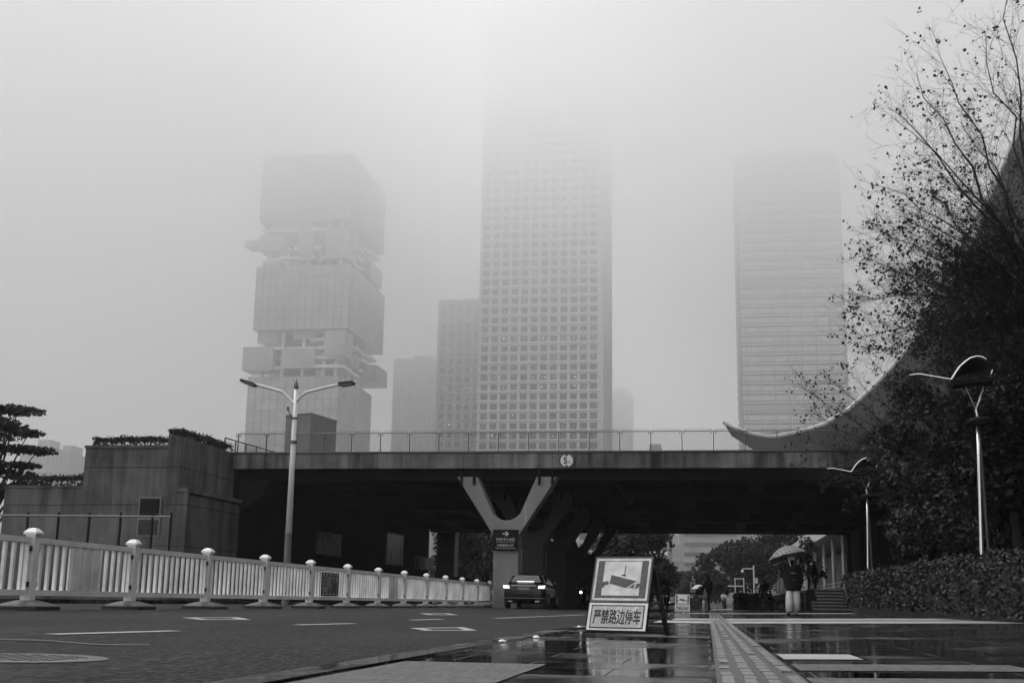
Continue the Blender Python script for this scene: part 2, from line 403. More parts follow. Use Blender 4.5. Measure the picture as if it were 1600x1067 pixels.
grid_tower('grid_tower','tall middle tower with a deep square window grid, its top lost in cloud',TMX0,TMX1,500,41,262,12,1.15,4.13,2.0)
bx0=pY(681,700,560).x; bx1=pY(747,700,560).x+4
grid_tower('grid_tower','shorter darker gridded tower half hidden behind the tall middle tower',bx0,bx1,560,40,143,6,1.5,4.4,0,parts=False,fm=mat('dark_tower_stone',.32,rough=.7))

def curtain(mb_gl, x0,x1,y0,y1,z0,z1): mb_gl.box(x0,x1,y0,y1,z0,z1)
def mullions(mb, x0,x1,y0,y1,z0,z1, px=3.0, pz=3.9, w=.16, pr=.12, south=True, east=True):
    n=max(1,round((x1-x0)/px))
    if south:
        for i in range(n+1): c=x0+(x1-x0)*i/n; mb.box(c-w/2,c+w/2,y0-pr,y0,z0,z1)
        k=max(1,round((z1-z0)/pz))
        for j in range(k+1): z=z0+(z1-z0)*j/k; mb.box(x0,x1,y0-pr*.8,y0,z-w/2,z+w/2)
    if east:
        n=max(1,round((y1-y0)/px))
        for i in range(n+1): c=y0+(y1-y0)*i/n; mb.box(x1,x1+pr,c-w/2,c+w/2,z0,z1)
        k=max(1,round((z1-z0)/pz))
        for j in range(k+1): z=z0+(z1-z0)*j/k; mb.box(x1,x1+pr*.8,y0,y1,z-w/2,z+w/2)
# stacked tower: glass blocks parted by open terrace storeys
def stacked_tower():
    Y=450; zz=[pY(530,v,Y).z for v in (587,515,416,345,200)]
    xl=pY(387,650,Y).x; xr=pY(527,650,Y).x; D=47
    t=thing('stacked_tower','left tower of stacked glass blocks parted by open terrace storeys, fading upward','skyscraper',((xl+xr)/2,Y+D/2,0)); B=t.location
    lv=[(0,zz[0],0,0,0),(zz[1],zz[2],1.5,3.3,-2),(zz[3],176,1.0,2.0,-1)]
    for (a,b,dl,dr,dy) in lv:
        x0,x1,y0,y1=xl+dl-.5,xr+dr,Y+dy,Y+D+(3 if dr>1 else 0)
        g=MB().box(x0,x1,y0+.02,y1,a,b).build('glass_block', M_tglass, t, B)
        f=MB(); mullions(f,x0,x1,y0+.02,y1,a,b,px=3.05,pz=4.4,w=.22); f.build('mullion', M_tmulld, g)
        g.children[0].location=(-B.x,-B.y,-B.z)
    MB().box(xl+9,xr-7,Y+9,Y+D-9,0,174).build('core', M_tdark, t, B)
    rn=random.Random(12)
    for zi,(za,zb) in enumerate(((zz[0],zz[1]),(zz[2],zz[3]))):
        n=5; h=(zb-za)/n; sl=MB(); col=MB()
        for k in range(0,n):
            z=za+k*h
            if k: 
                x=xl+rn.uniform(-1,3)
                while x<xr-4:
                    wd=rn.uniform(7,15); e=min(x+wd,xr+1.5)
                    if rn.random()<.75: sl.box(x,e,Y-rn.uniform(-1,1.5),Y+12,z-.45,z+.75)
                    x=e+rn.uniform(.2,2)
                y=Y+1
                while y<Y+D-3:
                    e=min(y+rn.uniform(7,14),Y+D)
                    if rn.random()<.8: sl.box(xr-8,xr+rn.uniform(-.5,2.0),y,e,z-.45+.1,z+.65)
                    y=e+rn.uniform(.3,2)
        for x in (xl+4,xl+12,xl+20.5,xl+29,xr-2.2): col.tube([(x,Y+2.4,za),(x,Y+2.4,zb)],.75,8)
        for y in (Y+10,Y+20,Y+30,Y+40): col.tube([(xr-2.4,y,za),(xr-2.4,y,zb)],.75,8)
        sl.build('terrace_slab', M_tslab, t, B); col.build('terrace_column', M_tslab, t, B, smooth=False)
        H=zb-za
        rooms=[(-2.6,9.6,.12,.64,-2.2),(2.0,10,.74,1.0,.6),(13.2,26.3,.16,.60,-1.2),(16.5,26,.80,1.0,.8),(xr-xl-5.8,xr-xl+2.2,.42,.98,-1.8),(7,12,.0,.14,2.2),(xr-xl-10,xr-xl-6,.0,.16,2.0)]
        if zi: rooms=[(1.0,12.5,.36,.72,-1),(-6,3,.5,.66,1.2),(2,9,.0,.2,2),(17.5,23.5,.12,.9,-1.0),(xr-xl-7.5,xr-xl+2,.15,.85,-1.5),(11,16,.8,1.,1)]
        rm=None
        for (a,b,c,d,dy) in rooms:
            x0,x1=xl+a,xl+b; r=MB().box(x0,x1,Y+dy,Y+9,za+c*H+.2,za+d*H-.2).build('glass_room', M_tglass, t, B)
            f=MB(); mullions(f,x0,x1,Y+dy,Y+9,za+c*H+.2,za+d*H-.2,px=1.9,pz=4,w=.14,east=x1>xr-1); f.build('mullion', M_tmull, r); r.children[0].location=(-B.x,-B.y,-B.z)
        for (ya,yb,c,d,ex) in (((10,24,.30,.62,.8),(30,47.5,.18,.55,6.5)) if not zi else ((8,22,.3,.8,1.5),(26,44,.1,.5,3.5))):
            MB().box(xr-6,xr+ex,Y+ya,Y+yb,za+c*H,za+d*H).build('glass_room', M_tglassd, t, B)
    return t
stacked_tower()
def banded_tower():
    Y=500; x0=pY(1166,640,Y).x-1.0; x1=pY(1323,620,Y).x; top=pY(1240,238,Y).z; D=44
    t=thing('banded_tower','right glass tower with fine horizontal bands and two darker plant storeys','skyscraper',((x0+x1)/2,Y+D/2,0)); B=t.location
    MB().box(x0,x1,Y+.4,Y+D,0,top).build('curtain_wall', mat('pale_curtain_glass',.75,rough=.3,var=.12,vscale=.15), t, B)
    sp=MB(); pitch=4.03; n=int(top/pitch); darkrows={int(pY(1240,640,Y).z/pitch),int(pY(1240,438,Y).z/pitch)}
    for j in range(n+1):
        z=j*pitch; sp.box(x0-.1,x1+.1,Y+.05,Y+.4,z-.28,z+.28); sp.box(x0-.1,x1+.1,Y+.08,Y+.4,z+1.25,z+1.5)
    sp.build('spandrel', M_tmulld, t, B)
    ve=MB()
    for i in range(8): c=x0+(x1-x0)*(i+.3)/7.3; ve.box(c-.22,c+.22,Y-.15,Y+.05,0,top)
    ve.build('mullion', M_tmull, t, B)
    fine=MB()
    for i in range(36): c=x0+(x1-x0)*(i+.5)/36; fine.box(c-.06,c+.06,Y+.1,Y+.38,0,top)
    fine.build('fine_mullion', M_tmull, t, B)
    for j in darkrows: MB().box(x0+.6,x1-.3,Y+.12,Y+.36,j*pitch+.3,(j+1)*pitch-.4).build('plant_louvre', M_tmull, t, B)
    sd=MB().box(x0-.9,x0-.1,Y+.6,Y+D,0,top)
    for j in range(n): sd.box(x0-1.2,x0-.9,Y+1,Y+D-1,j*pitch,j*pitch+1.6)
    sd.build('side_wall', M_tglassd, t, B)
    MB().box(x1+.1,x1+1.2,Y+2,Y+D,0,top-1).build('corner_fin', M_tglass, t, B)
    return t
banded_tower()
def plain_tower(label,x0,x1,y0,dep,top,m,bands=True,vert=0,pitch=4.,mb2=None):
    t=thing('office_tower',label,'tower block',((x0+x1)/2,y0+dep/2,0)); B=t.location
    MB().box(x0,x1,y0+.3,y0+dep,0,top).build('wall', m, t, B)
    f=MB()
    if bands:
        for j in range(int(top/pitch)): f.box(x0-.2,x1+.2,y0-.1,y0+.3,j*pitch,j*pitch+pitch*.35)
    if vert:
        for i in range(vert+1): c=x0+(x1-x0)*i/vert; f.box(c-.35,c+.35,y0-.3,y0-.1 if bands else y0+.3,0,top)
    f.build('cladding', mb2 or M_tmull, t, B)
    MB().box(x0+(x1-x0)*.3,x0+(x1-x0)*.7,y0+dep*.3,y0+dep*.7,top,top+4).build('roof_plant', m, t, B)
    return t
M_tpale=mat('pale_tower_wall', .35, rough=.7, var=.1, vscale=.1)
plain_tower('faint narrow tower with upright ribs left of the shorter gridded tower',pY(612,690,640).x,pY(682,690,640).x,640,40,pY(640,560,640).z,M_tglassd,False,16)
plain_tower('very faint tower just right of the tall middle tower',pY(952,690,820).x,pY(986,690,820).x,820,30,pY(970,610,820).z,M_tpale,True,0)
plain_tower('small faint block peeping out right of the banded glass tower',pY(1318,640,640).x,pY(1342,640,640).x,640,25,pY(1330,612,640).z,M_tglass,True,0)
plain_tower('faint stepped block behind the tree at the far left',pY(70,740,480).x,pY(104,740,480).x,480,25,pY(90,707,480).z,M_tpale,True,5)
plain_tower('faint low block at the left edge behind the tree',pY(28,740,520).x,pY(72,740,520).x,520,25,pY(60,697,520).z,M_tpale,True,0)
plain_tower('dark office block with white floor bands seen below the bridge',pY(1000,900,300).x,pY(1046,900,300).x,300,30,36,M_tglassd,False,0)
t=[o for o in COL.objects if o.get('label','').startswith('dark office block')][0]; B=t.location
f=MB()
for z in (12,17.5,25): f.box(B.x-7,B.x+3.2,299.6,300.2,z,z+.8)
f.build('white_band', M_tslab, t, B)
plain_tower('slim pale tower in the gap below the bridge',pY(1063,900,420).x,pY(1073,900,420).x,420,20,44,M_tpale,False,3)
plain_tower('low pale block at the foot of the gap below the bridge',pY(1044,900,460).x,pY(1066,900,460).x,460,20,22,M_tpale,True,0)
plain_tower('wide grey office slab with fine bands seen below the bridge',pY(1071,900,380).x,pY(1152,900,380).x,380,30,42,M_tglass,True,0,3.0,M_tmulld)
plain_tower('grey office slab behind the right trees seen below the bridge',pY(1133,900,460).x,pY(1200,900,460).x,460,30,46,M_tpale,True,6,3.4)

# ------------------------------------------------------------------ plaza house on the bridge deck level
def plaza_house():
    zt=pY(486,648,120).z; A=pY(447,648.5,121.5); Bp=pY(486,648,120); Cq=pZ(526,660,zt); Dq=A+(Cq-Bp)
    for p in (A,Bp,Cq,Dq): p.z=6.5
    t=thing('stair_house','dark flat-roofed concrete house on the plaza behind the bridge railing','building',(Bp.x,Bp.y,6.5)); b=t.location
    m=concrete('house_concrete',.10,lines=(zt-2.1,),streak=.2,vjoint=2.)
    MB().prism([A,Bp,Cq,Dq],(0,0,zt-6.5)).build('wall', m, t, b)
    ce=(A+Bp+Cq+Dq)/4; o=[ce+(p-ce)*1.02+Vector((0,0,zt-6.5)) for p in (A,Bp,Cq,Dq)]
    MB().prism(o,(0,0,.22)).build('roof', M_dsteel, t, b)
    MB().box(Bp.x-3,Bp.x-2,Bp.y-.5,Bp.y-.4+.8,6.5,8.6).build('door', M_black, t, b)
plaza_house()

# ------------------------------------------------------------------ the bridge
BY0, BY1, BXL, BXR = 53., 95., -21.3, 34.
ZB, ZT, ZS = 6.07, 6.84, 5.63
def bridge():
    t=thing('road_bridge','wide concrete bridge with a stained pale edge and a black underside','bridge',(-8.6,BY0,0)); B=t.location
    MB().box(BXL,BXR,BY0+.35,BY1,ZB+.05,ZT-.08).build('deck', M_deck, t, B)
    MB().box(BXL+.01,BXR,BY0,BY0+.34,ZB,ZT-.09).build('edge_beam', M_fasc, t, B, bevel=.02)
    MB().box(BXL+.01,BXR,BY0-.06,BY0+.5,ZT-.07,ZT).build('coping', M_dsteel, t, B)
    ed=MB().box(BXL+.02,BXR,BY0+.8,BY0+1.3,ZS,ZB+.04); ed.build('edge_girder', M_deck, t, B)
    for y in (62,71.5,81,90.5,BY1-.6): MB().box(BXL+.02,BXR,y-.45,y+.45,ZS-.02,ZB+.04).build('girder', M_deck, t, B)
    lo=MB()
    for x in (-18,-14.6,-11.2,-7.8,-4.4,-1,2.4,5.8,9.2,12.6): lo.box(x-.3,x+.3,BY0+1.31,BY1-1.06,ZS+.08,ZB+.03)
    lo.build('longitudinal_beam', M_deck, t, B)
    # V columns
    cx=-8.62
    L=lambda u,v: (pY(u,v,BY0+.6).x-cx, pY(u,v,BY0+.6).z)
    outer=[L(769,830),L(715,752)]; inn=[L(748,752)]
    zt=ZS+.08; zc=pY(790,814,BY0+.6).z; zf=pY(790,838,BY0+.6).z
    hw=.55; xo=2.24; xi=1.32
    arc=[]
    for k in range(13):
        a=-math.pi/2*.62+math.pi*.62*k/12; arc.append((.62*math.sin(a)/math.sin(math.pi/2*.62)*1.0, zc+.75*(1-math.cos(a))))
    prof=[(-hw,-.2),(hw,-.2),(hw,zf),(xo,zt),(xi,zt)]+[(x,z) for x,z in arc[::-1]]+[(-xi,zt),(-xo,zt),(-hw,zf)]
    for i,y in enumerate((BY0+.55,62,71.5,81,90.5)):
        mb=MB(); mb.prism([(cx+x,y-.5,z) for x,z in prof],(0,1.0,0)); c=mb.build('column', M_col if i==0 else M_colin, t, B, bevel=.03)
        for sx in (-1,1):
            for dx in (1.45,2.02):
                q=MB().box(cx+sx*dx-.05,cx+sx*dx+.05,y-.62,y-.51,zt-.35,zt+.3).build('bearing_plate', M_deck, c); q.location=(-B.x,-B.y,-B.z)
    # columns behind the front one are darker: under-deck shade is in their colour
    return t
bridge()
t=thing('glass_railing','long glass railing with thin posts along the bridge edge','railing',(-8,BY0+.15,ZT)); B=t.location
n=0; x=BXL+.15; sp=1.345; zr=7.68; RX=[]
while x<14: RX.append(x); x+=sp
for i,x in enumerate(RX):
    MB().box(x-.022,x+.022,BY0+.12,BY0+.18,ZT,zr-.02).build('post', M_dsteel, t, B)
    if i<len(RX)-1:
        MB().box(x+.05,x+sp-.05,BY0+.14,BY0+.155,ZT+.05,zr+.12).build('glass_panel', M_glass, t, B)
MB().tube([(RX[0]-.1,BY0+.1,zr),(RX[-1],BY0+.1,zr)],.019,8).build('handrail', M_rail, t, B)
cl=MB()
for x in RX: cl.box(x-.12,x-.06,BY0+.10,BY0+.19,zr-.1,zr-.06).box(x+.06,x+.12,BY0+.10,BY0+.19,zr-.1,zr-.06)
cl.build('glass_clamp', M_dsteel, t, B)
# sloping stair railing behind it
t=thing('stair_railing','short sloping railing going down behind the left end of the glass railing','railing',(-20.4,58,ZT)); B=t.location
a=pY(352,684,57.5); b=pY(432,707,60.5)
MB().tube([a,b],.035,8).build('handrail', M_dsteel, t, B)
for k in range(6):
    p=a.lerp(b,k/5.); MB().bar((p.x,p.y,ZT-.3),(p.x,p.y,p.z),.06,.06).build('post', M_dsteel, t, B)
q0=MB().prism([(a.x,a.y,ZT-.3),(b.x,b.y,ZT-.3),(b.x,b.y,b.z-.1),(a.x,a.y,a.z-.1)],(0,.02,0)); q0.build('glass_panel', M_glass, t, B)
# walls below the bridge
t=thing('underpass_wall','dark concrete wall under the left end of the bridge with dim windows','wall',(BXL,72,0)); B=t.location
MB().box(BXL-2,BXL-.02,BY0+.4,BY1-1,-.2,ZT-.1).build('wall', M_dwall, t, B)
MB().prism([(BXL,BY0+.9,5.6),(BXL+1.5,BY0+.9,5.6),(BXL+1.2,BY0+.9,5.0),(BXL,BY0+.9,4.0)],(0,1.2,0)).build('corbel', M_dwall, t, B)
M_win=mat('dim_window', .10, rough=.25, custom=lambda n,b: (n.put(b.inputs['Base Color'], n.grey(n.math('MULTIPLY', n.rng(n.noise(n.scale(n.world(),1,3.2,.5),1.3,3),.35,.65,.02,.26),1.)))))  # curtains and reflections of the outside put into the pane colour
for (u0,v0,u1,v1) in ((495,831,531,867),(604,832,628,882),(649,870,675,889)):
    a=pX(u0,v0,BXL); b=pX(u1,v1,BXL); f=MB().box(BXL-.01,BXL+.05,a.y-.1,b.y+.1,b.z-.1,a.z+.1).build('window', M_dsteel, t, B)
    q=MB().box(BXL+.051,BXL+.07,a.y,b.y,b.z,a.z).build('pane', M_win, f); q.location=(-B.x,-B.y,-B.z)
a=pY(686,832,94.5); b=pY(713,832,94.5)
t=MB().box(a.x,b.x,93.9,95.4,-.1,ZS-.04).build('end_pier', M_endp, None, ((a.x+b.x)/2,94.6,0)); tag(t,'pale jointed pier at the far left end under the bridge','pier')
t=thing('underpass_wall','black windowless wall closing the right end under the bridge','wall',(10.4,75,0)); B=t.location
a=pY(1321,835,94.8)
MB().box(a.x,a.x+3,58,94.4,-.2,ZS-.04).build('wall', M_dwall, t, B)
pi_=MB()
for y in (60,68,76,84,92): pi_.box(a.x-.25,a.x,y-.4,y+.4,-.2,ZS-.06)
pi_.build('pilaster', M_dwall, t, B)
MB().box(a.x+3.02,BXR-2,57.8,60,-.2,ZS-.06).build('end_wall', M_dwall, t, B)

# ------------------------------------------------------------------ leaves, hedges, trees
def leaf(mb, p, s, rn, flat=.0, up=None):
    a=Vector((rn.gauss(0,1),rn.gauss(0,1),rn.gauss(0,1)*(1-flat))).normalized(); b=a.cross(Vector((rn.gauss(0,1),rn.gauss(0,1),rn.gauss(0,1)))).normalized()
    n=a.cross(b)*s*.18; p=Vector(p); i=len(mb.v); A=a*s; Bq=b*s*.42
    for q in (p-A*.5, p+Bq+n, p+A*.6, p-Bq+n): mb.v.append((q.x,q.y,q.z))
    mb.f.append((i,i+1,i+2,i+3))
def hedge(label, x0,x1,y0,y1,zb,zt, n, s, seed, name='hedge', rough=.12, group=None, core=True, sl=0., m=None):
    t=thing(name,label,'hedge',((x0+x1)/2,(y0+y1)/2,zb),0,group); B=t.location; rn=random.Random(seed); mb=MB(); H=zt-zb
    ph=[rn.uniform(0,6) for _ in range(6)]
    def bulge(x,y,z): return rough*(math.sin(x*2.1+ph[0])+math.sin(y*1.7+ph[1]+z*2.3)+math.sin(y*4.1+ph[2]-z*3.)*.6+math.sin(x*5+ph[4]))*.5
    A=[(y1-y0)*H, (x1-x0)*H, (x1-x0)*(y1-y0)]
    for _ in range(n):
        k=rn.choices((0,1,2),A)[0]; x=rn.uniform(x0,x1); y=rn.uniform(y0,y1); z=rn.uniform(zb,zt)
        d=abs(rn.gauss(0,.10))*H*.8+rn.random()**3*.1
        if k==0: x=(x0+d) if rn.random()<.8 else (x1-d); x+=bulge(0,y,z)*(-1)
        elif k==1: y=y0+d+bulge(x,0,z) if rn.random()<.8 else y1-d
        else: z=zt-d+bulge(x,y,0)+ (abs(rn.gauss(0,.06)) if rn.random()<.25 else 0)
        leaf(mb,(x,y,z+sl*(y-y0)),s*rn.uniform(.6,1.4),rn)
    mb.build('foliage', m or M_leafh, t, B)
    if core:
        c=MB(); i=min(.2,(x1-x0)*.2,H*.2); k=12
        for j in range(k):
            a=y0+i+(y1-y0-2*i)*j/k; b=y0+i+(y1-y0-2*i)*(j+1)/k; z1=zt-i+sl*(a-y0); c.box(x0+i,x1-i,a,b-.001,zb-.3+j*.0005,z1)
        c.build('branches', M_hcore, t, B)  # solid dark inner boxes standing in for the shaded inside, not modelled branches
    return t
def crown_tree(name,label,x,y,zb,h,r,seed,n,s,m=M_leafd,group=None,lobes=14,flat=1.,trunk_h=.35,lean=(0,0),tr=.16,tiers=None):
    t=thing(name,label,'tree',(x,y,zb),0,group); rn=random.Random(seed); mb=MB(); lim=MB()
    top=Vector((x+lean[0],y+lean[1],zb+h*trunk_h))
    pts=[Vector((x,y,zb-.2)),Vector((x+lean[0]*.3+rn.uniform(-.1,.1),y+lean[1]*.3,zb+h*trunk_h*.5)),top]
    MB().tube(pts,[tr*1.25,tr,tr*.8],8).build('trunk', M_bark, t, t.location)
    cs=[]
    for k in range(lobes):
        a=rn.uniform(0,2*math.pi); rr=r*math.sqrt(rn.random())*.8; z=zb+h*(trunk_h+(1-trunk_h)*rn.uniform(.08,.88)); f=1-.45*max(0,(z-zb)/h-.55)/.45
        if tiers: z=zb+h*tiers[k%len(tiers)]+rn.gauss(0,.05)*h*.3; f=1
        c=Vector((x+lean[0]+rr*f*math.cos(a),y+lean[1]+rr*f*math.sin(a),z)); cs.append((c,r*rn.uniform(.26,.5)))
        mid=top.lerp(c,.5)+Vector((rn.uniform(-.2,.2),rn.uniform(-.2,.2),rn.uniform(0,.3)))*r*.2
        lim.tube([top-Vector((0,0,rn.uniform(0,.3)*h*trunk_h)),mid,c],[tr*.55,tr*.35,tr*.12],5)
    lim.build('branches', M_bark, t, t.location)
    for _ in range(n):
        c,q=rn.choice(cs); d=Vector((rn.gauss(0,1),rn.gauss(0,1),rn.gauss(0,1))).normalized()*q*rn.random()**.45; d.z*=.75*flat
        leaf(mb,c+d,s*rn.uniform(.6,1.5),rn)
    mb.build('crown', m, t, t.location)
    return t

# ------------------------------------------------------------------ left abutment
AX, AY = -21.3, 47.4
xm0=pY(132,700,AY).x; xm1=pY(262,700,AY).x; zm=pY(200,699.5,AY).z; xl0=pY(6,762,AY+.4).x; zl=pY(60,761.5,AY+.4).z; zcor=pY(275,682,AY).z; zp=pX(283,763,AX).z
t=thing('bridge_abutment','stained concrete stair block with dark doorway at the left end of the bridge','concrete block',((xm0+AX)/2,AY,0)); B=t.location
MB().box(xm1+.01,AX,AY,BY0+.3,-.2,zcor).build('corner_block', M_concx, t, B)
wl=MB().box(xm0,xm1,AY+.12,AY+6,-.2,zm).build('main_block', M_conc, t, B)
MB().box(xl0,xm0-.01,AY+.5,AY+6,-.2,zl).build('lower_block', M_conc, t, B)
MB().box(xm0-.03,xm1+.005,AY+.06,AY+6.05,zm+.002,zm+.12).build('coping', M_concx, t, B)
MB().box(xl0-.03,xm0-.04,AY+.44,AY+6,zl+.002,zl+.09).build('coping', M_concx, t, B)
MB().box(AX+.002,AX+.34,AY-.05,BY0+.32,-.2,zp-.17).build('lower_facing', M_concx, t, B)
MB().box(AX+.002,AX+.46,AY-.12,BY0+.34,zp-.168,zp).build('ledge', M_conc, t, B)
MB().box(AX+.345,AX+.47,AY-.12,AY+.06,-.2,zp-.17).build('edge_strip', M_conc, t, B)
a=pY(221,779,AY+.1); b=pY(247,836,AY+.1)
f=MB().box(a.x-.07,b.x+.07,AY+.03,AY+.118,b.z-.05,a.z+.08).build('door', mat('door_frame_paint',.13,rough=.6), t, B)
q=MB().box(a.x,b.x,AY+.0,AY+.028,(a.z+b.z)/2+.04,a.z).box(a.x,b.x,AY+.0,AY+.028,b.z,(a.z+b.z)/2-.12).build('door_panel', M_black, f); q.location=(-B.x,-B.y,-B.z)
# ramp in front with its own glass railing
yr=43.; zr0=pY(100,868,yr).z; xr1=pY(271,868,yr).x; xr0=-33.
t=MB().box(xr0,xr1,yr,AY-.1,-.2,pY(200,862,yr).z).build('ramp_wall', M_concx, None, ((xr0+xr1)/2,yr,0)); tag(t,'low dark concrete ramp wall below the doorway behind the white fence','wall'); zrw=pY(200,862,yr).z
t=thing('ramp_railing','dark railing with glass panes on the ramp in front of the stair block','railing',(xr1,yr+.1,zrw)); B=t.location
zh=pY(135,805,yr+.1).z; us=[-52,-4,43,91,139,188,238,267]; px_=[pY(u,806,yr+.1).x for u in us]
MB().tube([(px_[0],yr+.1,zh),(px_[-1],yr+.1,zh-.04)],.035,8).build('handrail', M_rail, t, B)
for i,x in enumerate(px_):
    MB().box(x-.035,x+.035,yr+.11,yr+.17,zrw,zh+.12).build('post', M_black, t, B)
    if i: MB().box(px_[i-1]+.06,x-.06,yr+.135,yr+.15,zrw+.05,zh+.06).build('glass_panel', M_glass, t, B)
hedge('flat clipped hedge along the top of the taller stair block',xm0+.15,xm1-.1,AY+.4,AY+1.5,zm+.1,zm+.52,3000,.085,1,'planter_hedge',.05,core=False,m=M_leafd)
hedge('flat clipped hedge along the top of the lower stair block',xl0+.2,xm0-.1,AY+.7,AY+1.7,zl+.08,zl+.52,3000,.085,2,'planter_hedge',.05,core=False,m=M_leafd)
hedge('narrow hedge on the corner block running back to the bridge railing',AX-.75,AX-.06,AY+.35,BY0+.2,zcor-.02,zcor+.36,3200,.085,3,'planter_hedge',.06,core=False,m=M_leafd)

# ------------------------------------------------------------------ white traffic fence
t=thing('traffic_fence','white slatted traffic fence with domed posts along the middle of the road','fence',(FENCE_X,13.3,.10)); B=t.location
PY=[16.55+3.19*k for k in range(-2,13)]; FZ=.10
pproto=None; rn=random.Random(9)
def fence_post(y):
    p=MB().box(-.075,.075,-.075,.075,.10,1.06).build('post', M_white, t); p.location=(0,y-B.y,0)
    c=MB().prism([(-.10,-.10,1.06),(.10,-.10,1.06),(.10,.10,1.06),(-.10,.10,1.06)],(0,0,.035)); n=len(c.v)
    c.ring_loft([[(-.10,-.10,1.0951),(.10,-.10,1.0951),(.10,.10,1.0951),(-.10,.10,1.0951)],[(-.055,-.055,1.145),(.055,-.055,1.145),(.055,.055,1.145),(-.055,.055,1.145)],[(-.02,-.02,1.158),(.02,-.02,1.158),(.02,.02,1.158),(-.02,.02,1.158)]])
    c.build('cap', M_white, p)
    MB().ring_loft([[(-.30,-.30,.052),(.30,-.30,.052),(.30,.30,.052),(-.30,.30,.052)],[(-.28,-.28,.075),(.28,-.28,.075),(.28,.28,.075),(-.28,.28,.075)],[(-.11,-.11,.135),(.11,-.11,.135),(.11,.11,.135),(-.11,.11,.135)]]).build('foot', M_rubg, p)
    MB().box(-.33,.33,-.33,.33,.0,.05).build('rubber_base', M_rub, p)
    for z in (.36,.86):
        for s in (-1,1): MB().box(-.03,.05,s*.078 if s>0 else -.135, .135 if s>0 else -.078, z-.035,z+.035).build('bracket', M_rub, p)
    return p
def fence_panel(y0,y1,board=None):
    L=y1-y0; p=thing_part=bpy.data.objects.new('panel',None); COL.objects.link(p); p.parent=t; p.location=(0,y0-B.y,0)
    MB().box(-.035,.035,.14,L-.14,.94,1.02).build('top_rail', M_white, p)
    MB().box(-.035,.035,.14,L-.14,.20,.28).build('bottom_rail', M_white, p)
    sl=MB(); n=13; pit=(L-.28)/n
    for i in range(n):
        c=.14+pit*(i+.5); j=rn.uniform(-.006,.006)
        sl.box(-.024,.024,c-.026+j,c+.026+j,.281,.939)
    sl.box(-.032,.032,.10,.14,.20,1.02).box(-.032,.032,L-.14,L-.10,.20,1.02)
    sl.build('slats', M_grim, p)
    if board: 
        cs=MB(); k=7
        for i in range(k): a=L*(board[0]+(board[1]-board[0])*i/k); b=L*(board[0]+(board[1]-board[0])*(i+.9)/k); cs.box(-.02,.012+.016*(i%2),a,b,.285,.935)
        cs.build('stained_slats', mat('stained_slat_paint',.55,rough=.6,var=.3,vscale=1.5), p)
    return p
P0=fence_post(PY[0])
for y in PY[1:]:
    q=P0.copy(); COL.objects.link(q); q.parent=t; q.location=(0,y-B.y,0)
    for ch in P0.children: c=ch.copy(); COL.objects.link(c); c.parent=q
F0=None; near=[i for i in range(len(PY)-1)]
for i in near:
    if i in (2,): fence_panel(PY[i],PY[i+1],(.34,.66)); continue
    if i==8: fence_panel(PY[i],PY[i+1],(.4,.75)); continue
    if F0 is None: F0=fence_panel(PY[i],PY[i+1]); continue
    q=F0.copy(); COL.objects.link(q); q.parent=t; q.location=(0,PY[i]-B.y,0)
    for ch in F0.children: c=ch.copy(); COL.objects.link(c); c.parent=q
# poster on the fence
FP=FENCE_X+.05
a=pX(503,891,FP); b=pX(528,937,FP); y0,y1,z0,z1=a.y,b.y,.40,.98
t=thing('fence_poster','small grey poster with filmstrip borders hung on the white fence','poster',(FP,y0,z0)); Bp=t.location
MB().box(FP-.008,FP+.004,y0,y1,z0,z1).build('sheet', mat('poster_grey',.17,rough=.6,var=.25,vscale=3), t, Bp)
d=MB(); W=y1-y0
d.box(FP+.004,FP+.008,y0,y1,z0,z0+.10).box(FP+.004,FP+.008,y0,y1,z1-.09,z1).box(FP+.004,FP+.007,y0,y0+.06*W,z0+.1,z1-.09).box(FP+.004,FP+.007,y1-.05*W,y1,z0+.1,z1-.09)
d.build('filmstrip_border', M_ink, t, Bp)
d=MB()
for k in range(5):
    c=y0+W*(k+.55)/5.1; d.box(FP+.008,FP+.010,c-W*.055,c+W*.055,z0+.025,z0+.08).box(FP+.008,FP+.010,c-W*.055,c+W*.055,z1-.07,z1-.025)
d.build('filmstrip_holes', mat('poster_hole',.3), t, Bp)
d=MB(); 
rp=random.Random(2)
for _ in range(70):
    c=Vector((FP+.006,y0+W*(.72+rp.gauss(0,.09)),z0+.12+abs(rp.gauss(0,.16)))); s=rp.uniform(.02,.06); d.poly([c+Vector((0,-s,0)),c+Vector((0,0,-s*1.6)),c+Vector((0,s,0)),c+Vector((rp.uniform(0,.001),0,s*1.8))])
d.build('printed_plant', mat('poster_ink',.05), t, Bp)
d=MB()
for k,(zz,ln) in enumerate(((.44,.22),(.36,.24),(.33,.22),(.27,.26),(.24,.24))): d.box(FP+.004,FP+.006,y0+W*.12,y0+W*(.12+ln),z0+zz-.012,z0+zz+.008)
d.build('printed_lines', mat('poster_line',.06), t, Bp)

